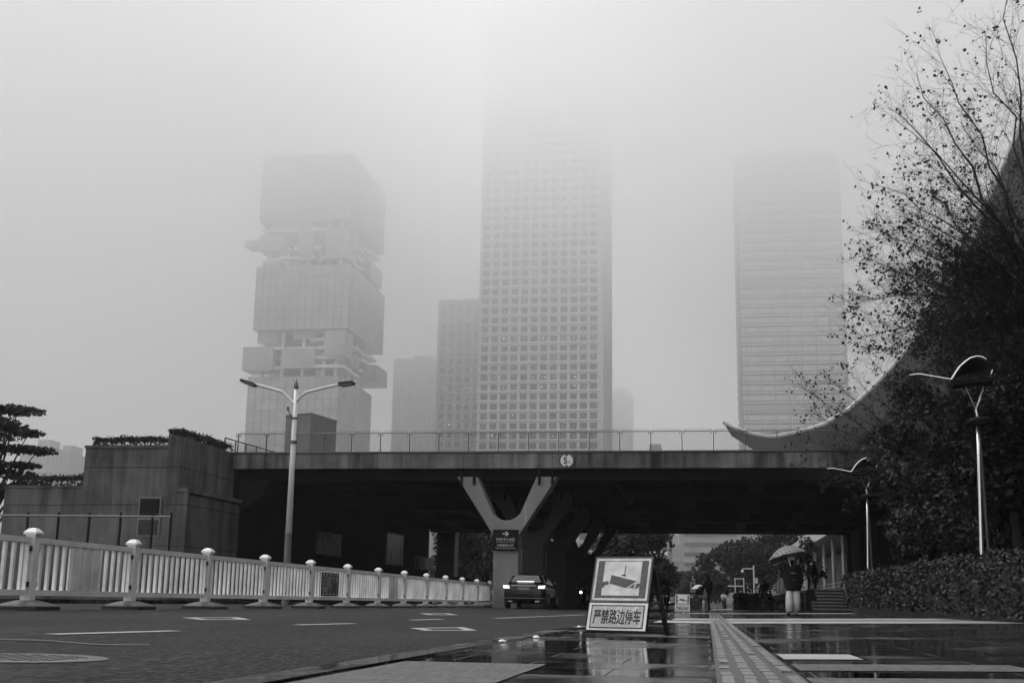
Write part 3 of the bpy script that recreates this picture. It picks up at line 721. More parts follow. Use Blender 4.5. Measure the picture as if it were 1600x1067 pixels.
# ------------------------------------------------------------------ lettering
def text_mesh(name, body, m, parent, width, height, mtx, depth=.003, bold=0.):
    """letters as a mesh stretched to width x height, centred, placed by mtx (x right, y up, z to the reader)"""
    c=bpy.data.curves.new(name,'FONT'); c.body=body; c.extrude=.02; c.offset=bold; o=bpy.data.objects.new(name,c); COL.objects.link(o)
    dg=bpy.context.evaluated_depsgraph_get(); me=bpy.data.meshes.new_from_object(o.evaluated_get(dg)); bpy.data.objects.remove(o); bpy.data.curves.remove(c)
    xs=[v.co.x for v in me.vertices]; ys_=[v.co.y for v in me.vertices]; zs=[v.co.z for v in me.vertices]
    cx,cy=(min(xs)+max(xs))/2,(min(ys_)+max(ys_))/2; kx=width/(max(xs)-min(xs)); ky=height/(max(ys_)-min(ys_)); z0=min(zs); kz=depth/max(1e-6,max(zs)-z0)
    for v in me.vertices: v.co=mtx@Vector(((v.co.x-cx)*kx,(v.co.y-cy)*ky,(v.co.z-z0)*kz))
    me.materials.clear(); me.materials.append(m); o=bpy.data.objects.new(name,me); COL.objects.link(o); o.parent=parent; return o
def frame(o, x, y, z): return Matrix(((x.x,y.x,z.x,o.x),(x.y,y.y,z.y,o.y),(x.z,y.z,z.z,o.z),(0,0,0,1)))
FACE=lambda x,y,z: Matrix(((1,0,0,x),(0,0,-1,y),(0,1,0,z),(0,0,0,1)))       # faces the camera side (-Y)
def disc(mb, mtx, r, z, n=28, r2=None):
    k=len(mb.v)
    for i in range(n):
        a=2*math.pi*i/n; mb.v.append(tuple(mtx@Vector((r*math.cos(a),r*math.sin(a),z))))
    mb.f.append(tuple(range(k,k+n))); return mb
# 5 m clearance sign
c=pY(885.5,719.5,BY0-.13); t=thing('clearance_sign','round 5m height limit sign on the bridge edge','sign',tuple(c)); rr=.34
F=FACE(0,-.02,0); mb=MB(); mb.lathe([(rr,0),(rr,.03)],(0,-.01,0),28,'y'); mb.build('plate', mat('sign_red_ring',.035,rough=.4), t)
mb=MB(); disc(mb,F,rr*.80,.004); mb.build('white_face', mat('sign_white',.60,rough=.4), t)
mb=MB()
for s in (-1,1):
    pts=[(-.085,s*.268),(.085,s*.268),(.0,s*.17)]
    mb.poly([F@Vector((x,y,.007)) for x,y in (pts if s<0 else pts[::-1])])
mb.build('arrow_marks', M_ink, t)
text_mesh('number','5',M_ink,t,.16,.30,F@Matrix.Translation((-.06,0,.008)),bold=.03); text_mesh('unit','m',M_ink,t,.13,.10,F@Matrix.Translation((.12,-.08,.008)))
MB().box(-.03,.03,.021,.06,-.2,.2).build('bracket', M_dsteel, t)
# direction sign on the front column
a=pY(770.5,827,BY0-.08); b=pY(809.5,860,BY0-.08); c=(a+b)/2; wd=b.x-a.x; hg=a.z-b.z
t=thing('direction_sign','dark direction sign with white arrow on the pale front column','sign',tuple(c)); F=FACE(0,-.03,0)
MB().box(-wd/2,wd/2,-.03,.1,-hg/2,hg/2).build('plate', mat('sign_dark',.010,rough=.6,spec=.1), t, None, bevel=.01)
ar=MB(); k=hg
ar.poly([F@Vector((x*k,y*k,.004)) for x,y in ((-.15,.27),(.03,.27),(-.03,.19),(.06,.19),(.17,.30),(.06,.41),(-.03,.41),(.03,.33),(-.15,.33))]); ar.build('arrow', M_pale, t)
text_mesh('chinese_name','市民中心B区',M_pale,t,wd*.76,hg*.14,F@Matrix.Translation((0,hg*.04,.004)),bold=.01)
text_mesh('english_name','Area B of Civic Center',M_pale,t,wd*.74,hg*.06,F@Matrix.Translation((0,-hg*.09,.004)))
text_mesh('chinese_name','行政服务大厅',M_pale,t,wd*.66,hg*.13,F@Matrix.Translation((0,-hg*.255,.004)),bold=.01)
text_mesh('english_name','Administrative Service Hall',M_pale,t,wd*.78,hg*.06,F@Matrix.Translation((0,-hg*.385,.004)))
# narrow strip beside the column
a=pY(811.5,866,55); b=pY(815,893,55); t=thing('strip_sign','narrow upright white strip sign beside the front column','sign',((a.x+b.x)/2,55,b.z))
MB().box(-.06,.06,-.02,.02,0,a.z-b.z).build('plate', mat('strip_white',.45), t)
MB().box(-.04,.04,-.024,-.0205,.12,(a.z-b.z)*.42).box(-.04,.04,-.024,-.0205,(a.z-b.z)*.55,(a.z-b.z)*.9).build('printed_field', mat('strip_grey',.2), t)
MB().bar((0,.04,-b.z+.1),(0,.04,a.z-b.z),.05,.05).build('post', M_dsteel, t)

# ------------------------------------------------------------------ A-board
M_bface=mat('sign_blue_film',.055,rough=.45,var=.45,vscale=40); M_bwhite=mat('sign_reflective_film',.52,rough=.35,var=.22,vscale=9); M_balu=mat('sign_frame_paint',.6,rough=.4,var=.15,vscale=6)
def board_sheet(n,b):
    p=n.obj(); no=n.noise(p,3.2,3,.5); ridge=n.math('ABSOLUTE', n.math('SUBTRACT', no,.5)); k=n.rng(ridge,0,.03,.58,.38)
    n.put(b.inputs['Base Color'], n.grey(n.math('MULTIPLY', k, n.rng(n.noise(p,30,3),.3,.7,.85,1.1)))); b.inputs['Roughness'].default_value=.35
M_bsheet=mat('crinkled_reflective_film', .4, custom=board_sheet)
def a_board(label, loc, rz, group=None, tilt=R(19)):
    t=thing('a_board_sign',label,'sign',loc,rz,group)
    W,L=.645,.785; F=Matrix.Translation((0,0,.02))@Matrix.Rotation(-tilt,4,'X')@Matrix(((1,0,0,0),(0,0,-1,0),(0,1,0,0),(0,0,0,1)))
    def slab(x0,x1,y0,y1,z0,z1):
        m=MB(); m.box(x0,x1,y0,y1,z0,z1); m.v=[tuple(F@Vector(q)) for q in m.v]; return m
    slab(-W/2,W/2,0,L,-.025,0).build('backing_frame', M_black, t)
    yb=.305
    up=slab(-W/2+.012,W/2-.012,yb,L-.012,.0005,.004).build('camera_panel', M_bface, t)
    lo=slab(-W/2+.012,W/2-.012,.022,yb-.008,.0005,.004).build('text_panel', M_balu, t)
    m=MB()
    def rect(m,x0,x1,y0,y1,z): m.poly([F@Vector(q) for q in ((x0,y0,z),(x1,y0,z),(x1,y1,z),(x0,y1,z))])
    a,b2=.030,.022; x0,x1,y0,y1=-W/2+a,W/2-a,yb+.018,L-.030
    rect(m,x0,x1,y0,y0+b2,.006); rect(m,x0,x1,y1-b2,y1,.006); rect(m,x0,x0+b2,y0+b2,y1-b2,.006); rect(m,x1-b2,x1,y0+b2,y1-b2,.006); m.build('white_border', M_bwhite, up)
    m=MB(); rect(m,-.200,.200,yb+.068,yb+.420,.006); m.build('white_square', M_bwhite, up)
    m=MB(); cx,cy=0,yb+.245
    def pg(pts): m.poly([F@Vector((cx+x,cy+y,.0085)) for x,y in pts])
    pg([(-.115,.035),(.165,-.03),(.055,-.10),(-.125,-.055)])
    pg([(-.205,-.04),(-.140,-.03),(-.13,-.06),(-.175,-.075),(-.185,-.1),(-.205,-.09)])
    pg([(.085,-.098),(.150,-.05),(.135,-.105)]); pg([(.165,-.055),(.205,-.055),(.20,-.085),(.150,-.112)])
    pg([(.012,.03),(.030,.03),(.034,.13),(.024,.13),(.022,.045)]); pg([(-.01,.025),(.05,.02),(.035,.038),(.0,.04)])
    m.build('camera_pictogram', M_bface, up)
    m=MB(); x0,x1,y0,y1=-W/2+.040,W/2-.040,.040,yb-.030
    rect(m,x0,x1,y0,y1,.006); m.build('ink_border', M_ink, lo)
    m=MB(); rect(m,x0+.012,x1-.012,y0+.012,y1-.012,.008); m.build('film', M_bsheet, lo)
    text_mesh('lettering','严禁路边停车',M_ink,lo,.50,.150,F@Matrix.Translation((0,(y0+y1)/2,.009)),bold=.012)
    # rear legs
    top=F@Vector((0,L-.1,-.03)); lean=math.sin(tilt)
    for s in (-1,1):
        MB().bar((s*(W/2-.03),top.y+.02,top.z),(s*(W/2-.02),.62,.0),.045,.03).build('rear_leg', M_dsteel, t)
        MB().bar((s*(W/2-.02),.012,.02),(s*(W/2-.02),.012-.001+.0,.0),.03,.02)
    for z,yy in ((.16,.55),(.30,.49)):
        MB().bar((-(W/2-.03),yy,z),((W/2-.03),yy,z),.02,.02).build('cross_bar', M_dsteel, t)
    for z in (.17,.31):
        yf=F@Vector((W/2-.02,z,-.03)); MB().bar((W/2-.025,yf.y,yf.z),(W/2-.025,.62-.62*z*.45+.0,z),.02,.02).build('stay', M_steel, t)
    return t
bl=pY(961,989.5,12.2)
AB=a_board('large tilted A-board with camera picture standing on the wet pavement nearest the camera',(bl.x,12.2,pave_z(bl.x)+.012),R(-19),'no parking camera boards')
q=pY(1066,950,52); copy_tree(AB,(q.x,52,.012),R(-4),'second A-board with camera picture between the umbrella rider and the standing man')
q=pY(1087,945,80); copy_tree(AB,(q.x,80,.012),R(6),'tiny third A-board with camera picture just left of the standing man')
q=pY(1098.5,945,70)
t=thing('notice_board','small pale tilted notice board right behind the standing man\'s bag','sign',(q.x,70,.0))
MB().prism([(-.27,0,.75),(.17,0,.72),(.27,0,1.35),(-.17,0,1.38)],(0,.03,0)).build('panel', mat('notice_white',.5), t)
MB().bar((-.2,.04,0),(-.2,.04,.8),.03,.03).build('leg', M_dsteel, t); MB().bar((.2,.04,0),(.2,.04,.8),.03,.03).build('leg', M_dsteel, t)

# ------------------------------------------------------------------ double-arm street lamp behind the fence
X=-13.; base=pX(449,870,X); top=pX(461.5,607,X); Y=base.y
t=thing('street_lamp','tall pale double-armed street lamp with dark base standing behind the white fence','street lamp',(base.x,Y,.1)); B=t.location
zd=pX(450.5,833,X).z; zt=top.z
MB().tube([(X,Y,.1),(X,Y,zd)],[.115,.108],14).build('dark_base', M_poled, t, B)
MB().tube([(X,Y,zd+.001),(X,Y,zt)],[.105,.062],14).build('pole', M_pole, t, B, smooth=True)
MB().lathe([(.075,0),(.085,.06),(.06,.16),(.02,.26),(.004,.36)],(X,Y,zt),10).build('finial', M_dsteel, t, B)
col=MB(); col.lathe([(.10,-.03),(.10,.03)],(X,Y,pX(457,652,X).z),12); col.lathe([(.12,-.05),(.12,.05)],(X,Y,pX(456,690,X).z),12); col.build('clamp', M_dsteel, t, B)
cp=pX(455,645,X); MB().tube([(X,Y,cp.z-.1),(X-.12,Y-.05,cp.z-.05),(X-.2,Y-.1,cp.z+.16)],.02,5).lathe([(.045,-.06),(.045,.06)],(X-.2,Y-.1,cp.z+.18),8).build('camera', M_dsteel, t, B)
def arm(uv, head):
    pts=[pX(u,v,X) for u,v in uv]; pts=[pY(u,v,Y) for u,v in uv]
    MB().tube(pts,[.062]+[.05]*(len(pts)-2)+[.04],8).build('arm', M_pole, t, B)
    a,b=[pY(u,v,Y) for u,v in head]; d=(b-a)
    hp=[]; n=Vector((-d.z,0,d.x)).normalized()
    if n.z<0: n=-n
    prof=[(0,-.03),(.12,-.07),(.9,-.055),(1,.0),(.9,.035),(.12,.05),(0,.03)]
    for sy,k in ((-.05,.5),(-.17,1),(.17,1),(.05,.5)): hp.append([a+d*x+n*y*(1 if k==1 else .7)+Vector((0,sy,0)) for x,y in prof])
    h=MB(); h.ring_loft(hp); h.build('lamp_head', M_dsteel, t, B)
    MB().prism([a+d*.2+n*-.075+Vector((0,-.12,0)),a+d*.85+n*-.065+Vector((0,-.12,0)),a+d*.85+n*-.065+Vector((0,.12,0)),a+d*.2+n*-.075+Vector((0,.12,0))],n*-.012).build('lamp_glass', M_tail if False else M_white, t, B)
arm([(459.5,631),(470,619),(479,613),(505,606),(533,600)],[(530,601),(554,597.5)])
arm([(459.5,631),(448,619),(441,612),(420,606),(398,600)],[(400,601.5),(377,594)])

# ------------------------------------------------------------------ pedestrian lamps with wing-shaped hoods
LAMPX=6.0
def wing_lamp(label, Y, group):
    """sizes read at the first lamp, which stands at Y=28.7"""
    Yr=28.7; O=pY(1534,866,Yr); g=Vector((LAMPX,Yr,0)); gz=.10
    Lc=lambda u,v,dy=0.: (lambda p: Vector((p.x-LAMPX,dy,p.z-gz)))(pY(u,v,Yr+dy))
    t=thing('wing_lamp',label,'lamp',(LAMPX,Y,gz),0,group)
    topc=Lc(1527.5,650)
    MB().tube([(Lc(1534,866).x-.0,0,0),Lc(1534,866),Lc(1531,760),topc],[.055,.05,.045,.04],10).build('pole', M_steel, t, smooth=True)
    MB().tube([(Lc(1546,866).x+.02,.06,0),Lc(1545,866,.05),Lc(1537,760,.05),topc+Vector((.01,.03,0))],[.04,.038,.034,.03],8).build('pole', M_dsteel, t, smooth=True)
    d=Lc(1530,657); MB().lathe([(.06,-.12),(.20,-.08),(.27,0),(.20,.05),(.06,.09)],tuple(d),18).build('drum', M_black, t, smooth=True)
    j=Lc(1525,640); MB().tube([topc,j],.035,8).build('neck', M_steel, t)
    for (u,v,dy,r) in ((1509,604,-.1,.014),(1537,604,-.25,.014),(1551,578,.25,.012)): MB().tube([j,Lc(u,v,dy)],r,6).build('prong', M_lampc, t)
    # hood: bar, knee and arched shell
    MB().tube([Lc(1421,586,-.3),Lc(1436,584.5,-.3),Lc(1486,593,-.3)],[.016,.026,.026],8).build('boom', M_lampc, t)
    arc=[(1487,593),(1493,583),(1500,573),(1508,565.5),(1516,560),(1526,557),(1534,558),(1541,561.5)]
    front=[Lc(u,v,-.32) for u,v in arc]
    MB().tube(front,[.030]*7+[.02],8).build('front_rim', M_lampc, t)
    back=[Lc(u,v,.45) for u,v in ((1489,594),(1496,588),(1505,584),(1514,581),(1525,580),(1536,583),(1545,590),(1552,598))]
    sh=MB(); mid=[a.lerp(b,.5)+Vector((0,0,.10)) for a,b in zip(front,back)]
    n=len(sh.v); 
    rows=[front,mid,back]
    for r in rows: sh.v+= [tuple(p+Vector((0,0,.0))) for p in r]
    for r in rows: sh.v+= [tuple(p-Vector((0,0,.03))) for p in r]
    k=len(front)
    for o in (0,3*k):
        for i in range(2):
            for q in range(k-1): f=(o+i*k+q,o+i*k+q+1,o+(i+1)*k+q+1,o+(i+1)*k+q); sh.f.append(f if o==0 else f[::-1])
    for q in range(k-1): sh.f.append((2*k+q,2*k+q+1,5*k+q+1,5*k+q)); sh.f.append((q+1,q,3*k+q,3*k+q+1))
    sh.build('hood', M_dsteel, t, smooth=True)
    MB().tube(back,.014,6).build('rear_rim', M_steel, t)
    bl=MB(); bl.ring_loft([[front[0]+Vector((.05,.1,-.02)),front[0]+Vector((.05,.7,-.02)),back[-1]+Vector((-.05,-.1,-.02)),back[-1]+Vector((-.05,-.7,.03))],[front[0]+Vector((.08,.1,-.10)),front[0]+Vector((.08,.7,-.10)),back[-1]+Vector((-.1,-.1,-.09)),back[-1]+Vector((-.1,-.7,-.05))]]); bl.build('lower_wing', M_black, t)
    return t
WL=wing_lamp('near chrome lamp with wing-shaped hood standing behind the hedge, right of the other',28.7,'wing lamps along the pavement')
copy_tree(WL,(LAMPX-.02,48.4,.10),0,'second wing-hooded chrome lamp at the left end of the hedge, before the bridge')
copy_tree(WL,(LAMPX,178,.10),0,'tiny wing-hooded lamp beyond the bridge, highest of the far three')
copy_tree(WL,(LAMPX,208,.10),0,'tiny wing-hooded lamp beyond the bridge, middle of the far three')
copy_tree(WL,(LAMPX,240,.10),0,'tiny wing-hooded lamp beyond the bridge, lowest of the far three')

# ------------------------------------------------------------------ saloon car
def saloon(label, loc, rz, group, lit=True):
    t=thing('parked_car',label,'car',loc,rz,group); W=.87; L=4.75
    # rings: y, [ (x,z) half profile from bottom centre to top centre ]
    def ring(y, hb, zb, zw, wsh, zs, zt, wt):
        h=[(0,zb),(hb*.75,zb),(hb,zb+.08),(hb*1.0,zw),(wsh,zs),(wt,zt),(0,zt+.01)]
        r=[(x,y,z) for x,z in h]+[(-x,y,z) for x,z in h[-2:0:-1]]; return r
    body=MB(); st=[(0.00,.74,.36,.60,.70,.80,.86,.60),(.06,.82,.24,.62,.80,.86,.97,.66),(.35,.86,.20,.64,.84,.90,1.02,.70),(.9,W,.20,.64,.85,.90,1.00,.70),(2.0,W,.19,.62,.85,.86,.95,.72),(3.2,W,.19,.62,.84,.84,.93,.72),(3.7,.86,.20,.60,.82,.80,.90,.70),(4.4,.83,.22,.56,.78,.72,.80,.60),(4.70,.72,.26,.50,.66,.62,.68,.5),(4.76,.6,.32,.48,.56,.56,.60,.4)]
    rings=[ring(*s) for s in st]
    body.ring_loft(rings); body.build('body', M_car, t, smooth=True, subsurf=2)
    cab=MB(); cs=[(.48,.74,.98,.72,1.00),(.95,.74,.97,.56,1.34),(1.45,.76,.95,.54,1.41),(2.1,.77,.93,.55,1.42),(2.6,.77,.92,.54,1.37),(3.35,.74,.90,.68,.93)]
    rr=[]
    for y,wb,zb,wt,zt in cs:
        rr.append([(wb,y,zb),((wb+wt)/2+.03,y,(zb+zt)/2+.02),(wt,y,zt-.03),(wt*.6,y,zt),(-wt*.6,y,zt),(-wt,y,zt-.03),(-(wb+wt)/2-.03,y,(zb+zt)/2+.02),(-wb,y,zb)])
    cab.ring_loft(rr); cab.build('roof', M_car, t, smooth=True, subsurf=1)
    MB().prism([(-.60,.53,1.035),(.60,.53,1.035),(.48,.90,1.315),(-.48,.90,1.315)],(0,-.02,.02)).build('rear_window', M_glassd, t)
    MB().prism([(-.5,2.68,1.35),(.5,2.68,1.35),(.62,3.26,.98),(-.62,3.26,.98)],(0,.02,.02)).build('windscreen', M_glassd, t)
    for s in (-1,1):
        MB().prism([(s*.755,.85,1.0),(s*.60,1.05,1.33),(s*.60,2.55,1.35),(s*.765,3.0,.96)],(s*.03,0,.0)).build('side_window', M_glassd, t)
        MB().lathe([(.02,-.06),(.1,-.05),(.11,0),(.08,.05)],(s*.92,2.75,1.02),8,'x').build('mirror', M_car, t)
        for y in (.95,3.85):
            w_=MB(); w_.lathe([(.20,-.09),(.30,-.10),(.325,-.07),(.325,.07),(.30,.10),(.20,.09)],(s*.80,y,.325),20,'x'); o=w_.build('wheel', M_rub, t, smooth=True)
            r=MB(); r.lathe([(.0,.098*s),(.06,.105*s),(.2,.10*s)],(s*.80,y,.325),16,'x'); r.build('rim', M_steel, o)
        # tail and head lamps
        MB().prism([(s*.83,.03,.80),(s*.86,.12,.92),(s*.60,-.01,.90),(s*.58,-.02,.80)],(0,-.03,.005)).build('tail_lamp', M_tail if lit else M_glassd, t)
        MB().prism([(s*.70,4.66,.56),(s*.46,4.78,.56),(s*.46,4.74,.66),(s*.72,4.58,.68)],(0,.03,.0)).build('headlamp', M_head if lit else M_glassd, t)
        MB().box(s*.55-.09,s*.55+.09,-.02,.06,.27,.31).build('exhaust', M_chrome, t)
    MB().box(-.34,.34,.50,.545,1.065,1.10).build('brake_light', M_tail, t)
    MB().prism([(-.48,-.045,.885),(.48,-.045,.885),(.50,-.02,.925),(-.50,-.02,.925)],(0,-.015,0)).build('chrome_strip', M_rail, t)
    p=MB().box(-.25,.25,-.075,-.035,.73,.85).build('number_plate', M_plate, t)
    text_mesh('plate_lettering','粤B·9K028',M_pale,p,.40,.075,FACE(0,-.0755,.79))
    MB().box(-.82,.82,-.03,.12,.40,.44).build('bumper_trim', M_dsteel, t)
    return t
c=pY(812,950,49.6)
CAR=saloon('black saloon seen from behind with brake lights on, beside the front column',(-7.30,49.6,.075),R(0),'black saloons')
c=pY(722,900,62); copy_tree(CAR,(c.x,62,.12),R(180),'black car mostly hidden behind the white fence, left of the front column')
for k,(u,Yk,lab) in enumerate(((1077,150,'tiny oncoming car far down the road behind the second A-board'),(1053,185,'tiniest oncoming car with lit headlamps behind the umbrella rider'))):
    c=pY(u,945,Yk); copy_tree(CAR,(c.x,Yk,.06),R(180),lab)

# ------------------------------------------------------------------ people
M_skin=mat('skin',.22,rough=.6); M_jackd=mat('jacket_black',.010,rough=.75,spec=.15); M_trpale=mat('trousers_pale',.6,rough=.85,var=.15,vscale=5); M_trd=mat('trousers_dark',.014,rough=.8,spec=.15); M_shoe=mat('shoe',.012,rough=.6); M_hair=mat('hair',.012,rough=.7)
M_cap=mat('cap_pale',.55,rough=.8); M_coat=mat('coat_grey',.05,rough=.8)
J0=dict(pelvis=(0,0,.94),waist=(0,.01,1.08),chest=(0,.0,1.28),neck=(0,-.01,1.46),head=(0,.015,1.60),crown=(0,.0,1.71),
 ls=(-.185,-.01,1.40),le=(-.25,-.03,1.13),lw=(-.26,.05,.89),rs=(.185,-.01,1.40),re=(.25,-.03,1.13),rw=(.26,.05,.89),
 lh=(-.09,0,.90),lk=(-.10,.02,.50),la=(-.10,-.02,.09),lt=(-.11,.14,.035),rh=(.09,0,.90),rk=(.10,.02,.50),ra=(.10,-.02,.09),rt=(.11,.14,.035))
BN=[('pelvis','waist','torso'),('waist','chest','torso'),('chest','neck','torso'),('neck','head','head'),('head','crown','head'),('chest','ls','torso'),('ls','le','arm'),('le','lw','arm'),('chest','rs','torso'),('rs','re','arm'),('re','rw','arm'),('pelvis','lh','leg'),('lh','lk','leg'),('lk','la','leg'),('la','lt','foot'),('pelvis','rh','leg'),('rh','rk','leg'),('rk','ra','leg'),('ra','rt','foot')]
RAD=dict(pelvis=.135,waist=.135,chest=.15,neck=.058,head=.088,crown=.062,ls=.07,le=.05,lw=.034,rs=.07,re=.05,rw=.034,lh=.10,lk=.066,la=.046,lt=.038,rh=.10,rk=.066,ra=.046,rt=.038)
def person(label, loc, rz, pose=None, mats=None, wide=1., hair=True, cap=False, group=None, legwide=1.):
    J={k:Vector(v) for k,v in J0.items()}
    for k,v in (pose or {}).items(): J[k]=Vector(v)
    mt=dict(torso=M_jackd,arm=M_jackd,leg=M_trd,foot=M_shoe,head=M_skin,hand=M_skin); mt.update(mats or {})
    names=list(J); V=[J[n] for n in names]; rad=[RAD[n]*(wide if n in('pelvis','waist','chest','ls','rs','le','re','lw','rw') else legwide if n in ('lk','rk','la','ra') else 1) for n in names]
    E=[(names.index(a),names.index(b)) for a,b,_ in BN]; cls=[c for *_,c in BN]
    for s,sx in (('l',-1),('r',1)):
        wv=J[s+'w']; d=(wv-J[s+'e']).normalized(); side=d.cross(Vector((0,1,0))).normalized() if abs(d.y)<.9 else Vector((1,0,0)); nrm=side.cross(d).normalized()
        wi=names.index(s+'w'); pm=wv+d*.075; V.append(pm); rad.append(.034); pi=len(V)-1; E.append((wi,pi)); cls.append('hand')
        for k,(off,ln) in enumerate(((-.030,.062),(-.010,.078),(.010,.072),(.030,.055))):
            a=pm+d*.02+nrm*off; m_=a+d*ln*.55+side*.012*sx; e=a+d*ln+side*.034*sx
            V+= [a,m_,e]; rad+=[.0105,.0095,.008]; q=len(V); E+=[(pi,q-3),(q-3,q-2),(q-2,q-1)]; cls+=['hand']*3
        a=wv+d*.035+nrm*-.038; b=a+d*.04+nrm*-.02; V+=[a,b]; rad+=[.0115,.009]; q=len(V); E+=[(wi,q-2),(q-2,q-1)]; cls+=['hand']*2
    # nose and ears keep the head readable
    hd=J['head']; fwd=Vector((0,1,0)); 
    for off,r_ in ((Vector((0,.098,-.005)),.014),(Vector((-.086,-.005,0)),.018),(Vector((.086,-.005,0)),.018)):
        V.append(hd+off); rad.append(r_); E.append((names.index('head'),len(V)-1)); cls.append('head')
    me=bpy.data.meshes.new('body'); me.from_pydata([tuple(v) for v in V],E,[]); o=bpy.data.objects.new('body',me); COL.objects.link(o)
    sk=o.modifiers.new('skin','SKIN'); sk.use_smooth_shade=True; 
    for i,sv in enumerate(me.skin_vertices[0].data): sv.radius=(rad[i],rad[i]); sv.use_root=(i==0)
    sb=o.modifiers.new('sub','SUBSURF'); sb.levels=2
    dg=bpy.context.evaluated_depsgraph_get(); m2=bpy.data.meshes.new_from_object(o.evaluated_get(dg)); bpy.data.objects.remove(o)
    order=['torso','arm','leg','foot','head','hand']; 
    m2.materials.clear()
    for k in order: m2.materials.append(mt[k])
    segs=[(V[a],V[b],c) for (a,b),c in zip(E,cls)]
    for p in m2.polygons:
        best=9; bc='torso'
        for a,b,c in segs:
            ab=b-a; tt=max(0,min(1,(p.center-a).dot(ab)/max(1e-9,ab.length_squared))); dd=(p.center-(a+ab*tt)).length-(.10 if c=='torso' else .0)
            if dd<best: best=dd; bc=c
        p.material_index=order.index(bc); p.use_smooth=True
    t=thing('person',label,'person',loc,rz,group); m2.name='body'
    b=bpy.data.objects.new('body',m2); COL.objects.link(b); b.parent=t
    if hair or cap:
        h=MB(); c=hd; pr=[(.02,.125),(.07,.11),(.098,.07),(.106,.02),(.104,-.03),(.09,-.07 if not cap else -.02)]
        h.lathe(pr,(c.x,c.y-.012,c.z+.02),14)
        h.build('cap' if cap else 'hair', M_cap if cap else M_hair, t, smooth=True)
    return t,J
def coat(t, rows, m, name='coat'):
    """rows: (z, half width x, half depth y, cx, cy)"""
    mb=MB(); rings=[]
    for z,rx,ry,cx,cy in rows: rings.append([(cx+rx*math.cos(2*math.pi*k/18)*(1+.04*math.sin(5*k)),cy+ry*math.sin(2*math.pi*k/18),z) for k in range(18)])
    mb.ring_loft(rings); return mb.build(name,m,t,smooth=True,subsurf=1)
def umbrella(label, loc, rot, r, m, name='umbrella', sag=.34, shaft=.8):
    t=thing(name,label,'umbrella',loc); t.rotation_euler=rot; mb=MB(); K=8; n=40; rings=[]
    for i in range(8):
        f=i/7; ring=[]
        for k in range(n):
            a=2*math.pi*k/n; ph=(a*K/(2*math.pi))%1; sc_=1-.07*f*math.sin(math.pi*ph)
            ring.append((r*f*sc_*math.cos(a) if i else .012*math.cos(a), r*f*sc_*math.sin(a) if i else .012*math.sin(a), -sag*r*(f**2.0)*1.35+ (.02*math.sin(math.pi*ph)*f)))
        rings.append(ring)
    low=[[(x,y,z-.012) for x,y,z in ring] for ring in rings[::-1]]
    mb.ring_loft(rings+low); mb.build('canopy', m, t, smooth=True)
    MB().tube([(0,0,.07),(0,0,-shaft)],.009,6).build('shaft', M_steel, t)
    MB().tube([(0,0,-shaft),(0,0,-shaft-.12)],.018,8).build('handle', M_black, t)
    rb=MB()
    for k in range(K):
        a=2*math.pi*k/K; rb.tube([(.02*math.cos(a),.02*math.sin(a),-.02),(r*.5*math.cos(a),r*.5*math.sin(a),-sag*r*.34-.02),(r*.98*math.cos(a),r*.98*math.sin(a),-sag*r*1.29-.015)],.004,4)
    rb.build('ribs', M_steel, t)
    return t
def check_fn(n,b):
    p=n.obj(); x,y,z=n.sep(p)
    gx=n.math('LESS_THAN', n.math('FRACT', n.math('MULTIPLY', x, 9.)), .22); gy=n.math('LESS_THAN', n.math('FRACT', n.math('MULTIPLY', y, 9.)), .22)
    w2=n.math('LESS_THAN', n.math('FRACT', n.math('MULTIPLY', n.math('ADD',x,y), 6.)), .2)
    n.put(b.inputs['Base Color'], n.grey(n.math('MULTIPLY_ADD', n.math('MAXIMUM',gx,gy), .22, .10))); b.inputs['Roughness'].default_value=.5
    tr=n.new('ShaderNodeBsdfTranslucent'); tr.inputs[0].default_value=(.22,.22,.22,1); mx=n.new('ShaderNodeMixShader'); mx.inputs[0].default_value=.3; o=n.t.nodes['Material Output']
    n.t.links.new(b.outputs[0],mx.inputs[1]); n.t.links.new(tr.outputs[0],mx.inputs[2]); n.t.links.new(mx.outputs[0],o.inputs['Surface'])
M_check=mat('checked_cloth',.2,custom=check_fn)
# walker with checked umbrella
WY=37.; c=pY(1240,962,WY); wz=pave_z(c.x)+.004; sc_=1.02
pose=dict(lw=(-.22,.16,1.05),le=(-.30,.02,1.12),rw=(.27,.02,.90),la=(-.13,-.10,.10),lt=(-.15,.06,.035),lk=(-.11,.03,.50),ra=(.09,.16,.09),rt=(.10,.31,.035),rk=(.10,.14,.50))
W,J=person('person walking away in black padded coat, pale trousers and pale cap',(c.x,WY,wz),R(2),pose,dict(leg=M_trpale),wide=1.22,cap=True,legwide=1.55)
coat(W,[(.70,.24,.19,.0,.0),(.78,.265,.20,0,0),(.95,.265,.205,0,0),(1.15,.275,.20,0,0),(1.32,.27,.18,0,0),(1.42,.20,.14,0,0),(1.49,.10,.10,0,0)],M_jackd)
tl=MB(); 
for s,x,yy,w_ in ((-1,-.12,-.02,.105),(1,.105,.10,.115)):
    tl.ring_loft([[(x+w_*1.05*math.cos(a),yy+.11*math.sin(a)-(.06 if s<0 else -.03),.14) for a in [2*math.pi*k/12 for k in range(12)]],[(x*.95+w_*math.cos(a),yy*.6+.10*math.sin(a),.45) for a in [2*math.pi*k/12 for k in range(12)]],[(x*.85+w_*.95*math.cos(a),.10*math.sin(a),.80) for a in [2*math.pi*k/12 for k in range(12)]]])
tl.build('wide_trousers', M_trpale, W, smooth=True)
lg=MB(); lg.box(-.07,.07,-.212,-.205,1.20,1.225); lg.box(.0,.035,-.214,-.206,1.02,1.045); lg.build('back_print', mat('coat_print',.22), W)
uc=pY(1227,853.5,WY-.05)
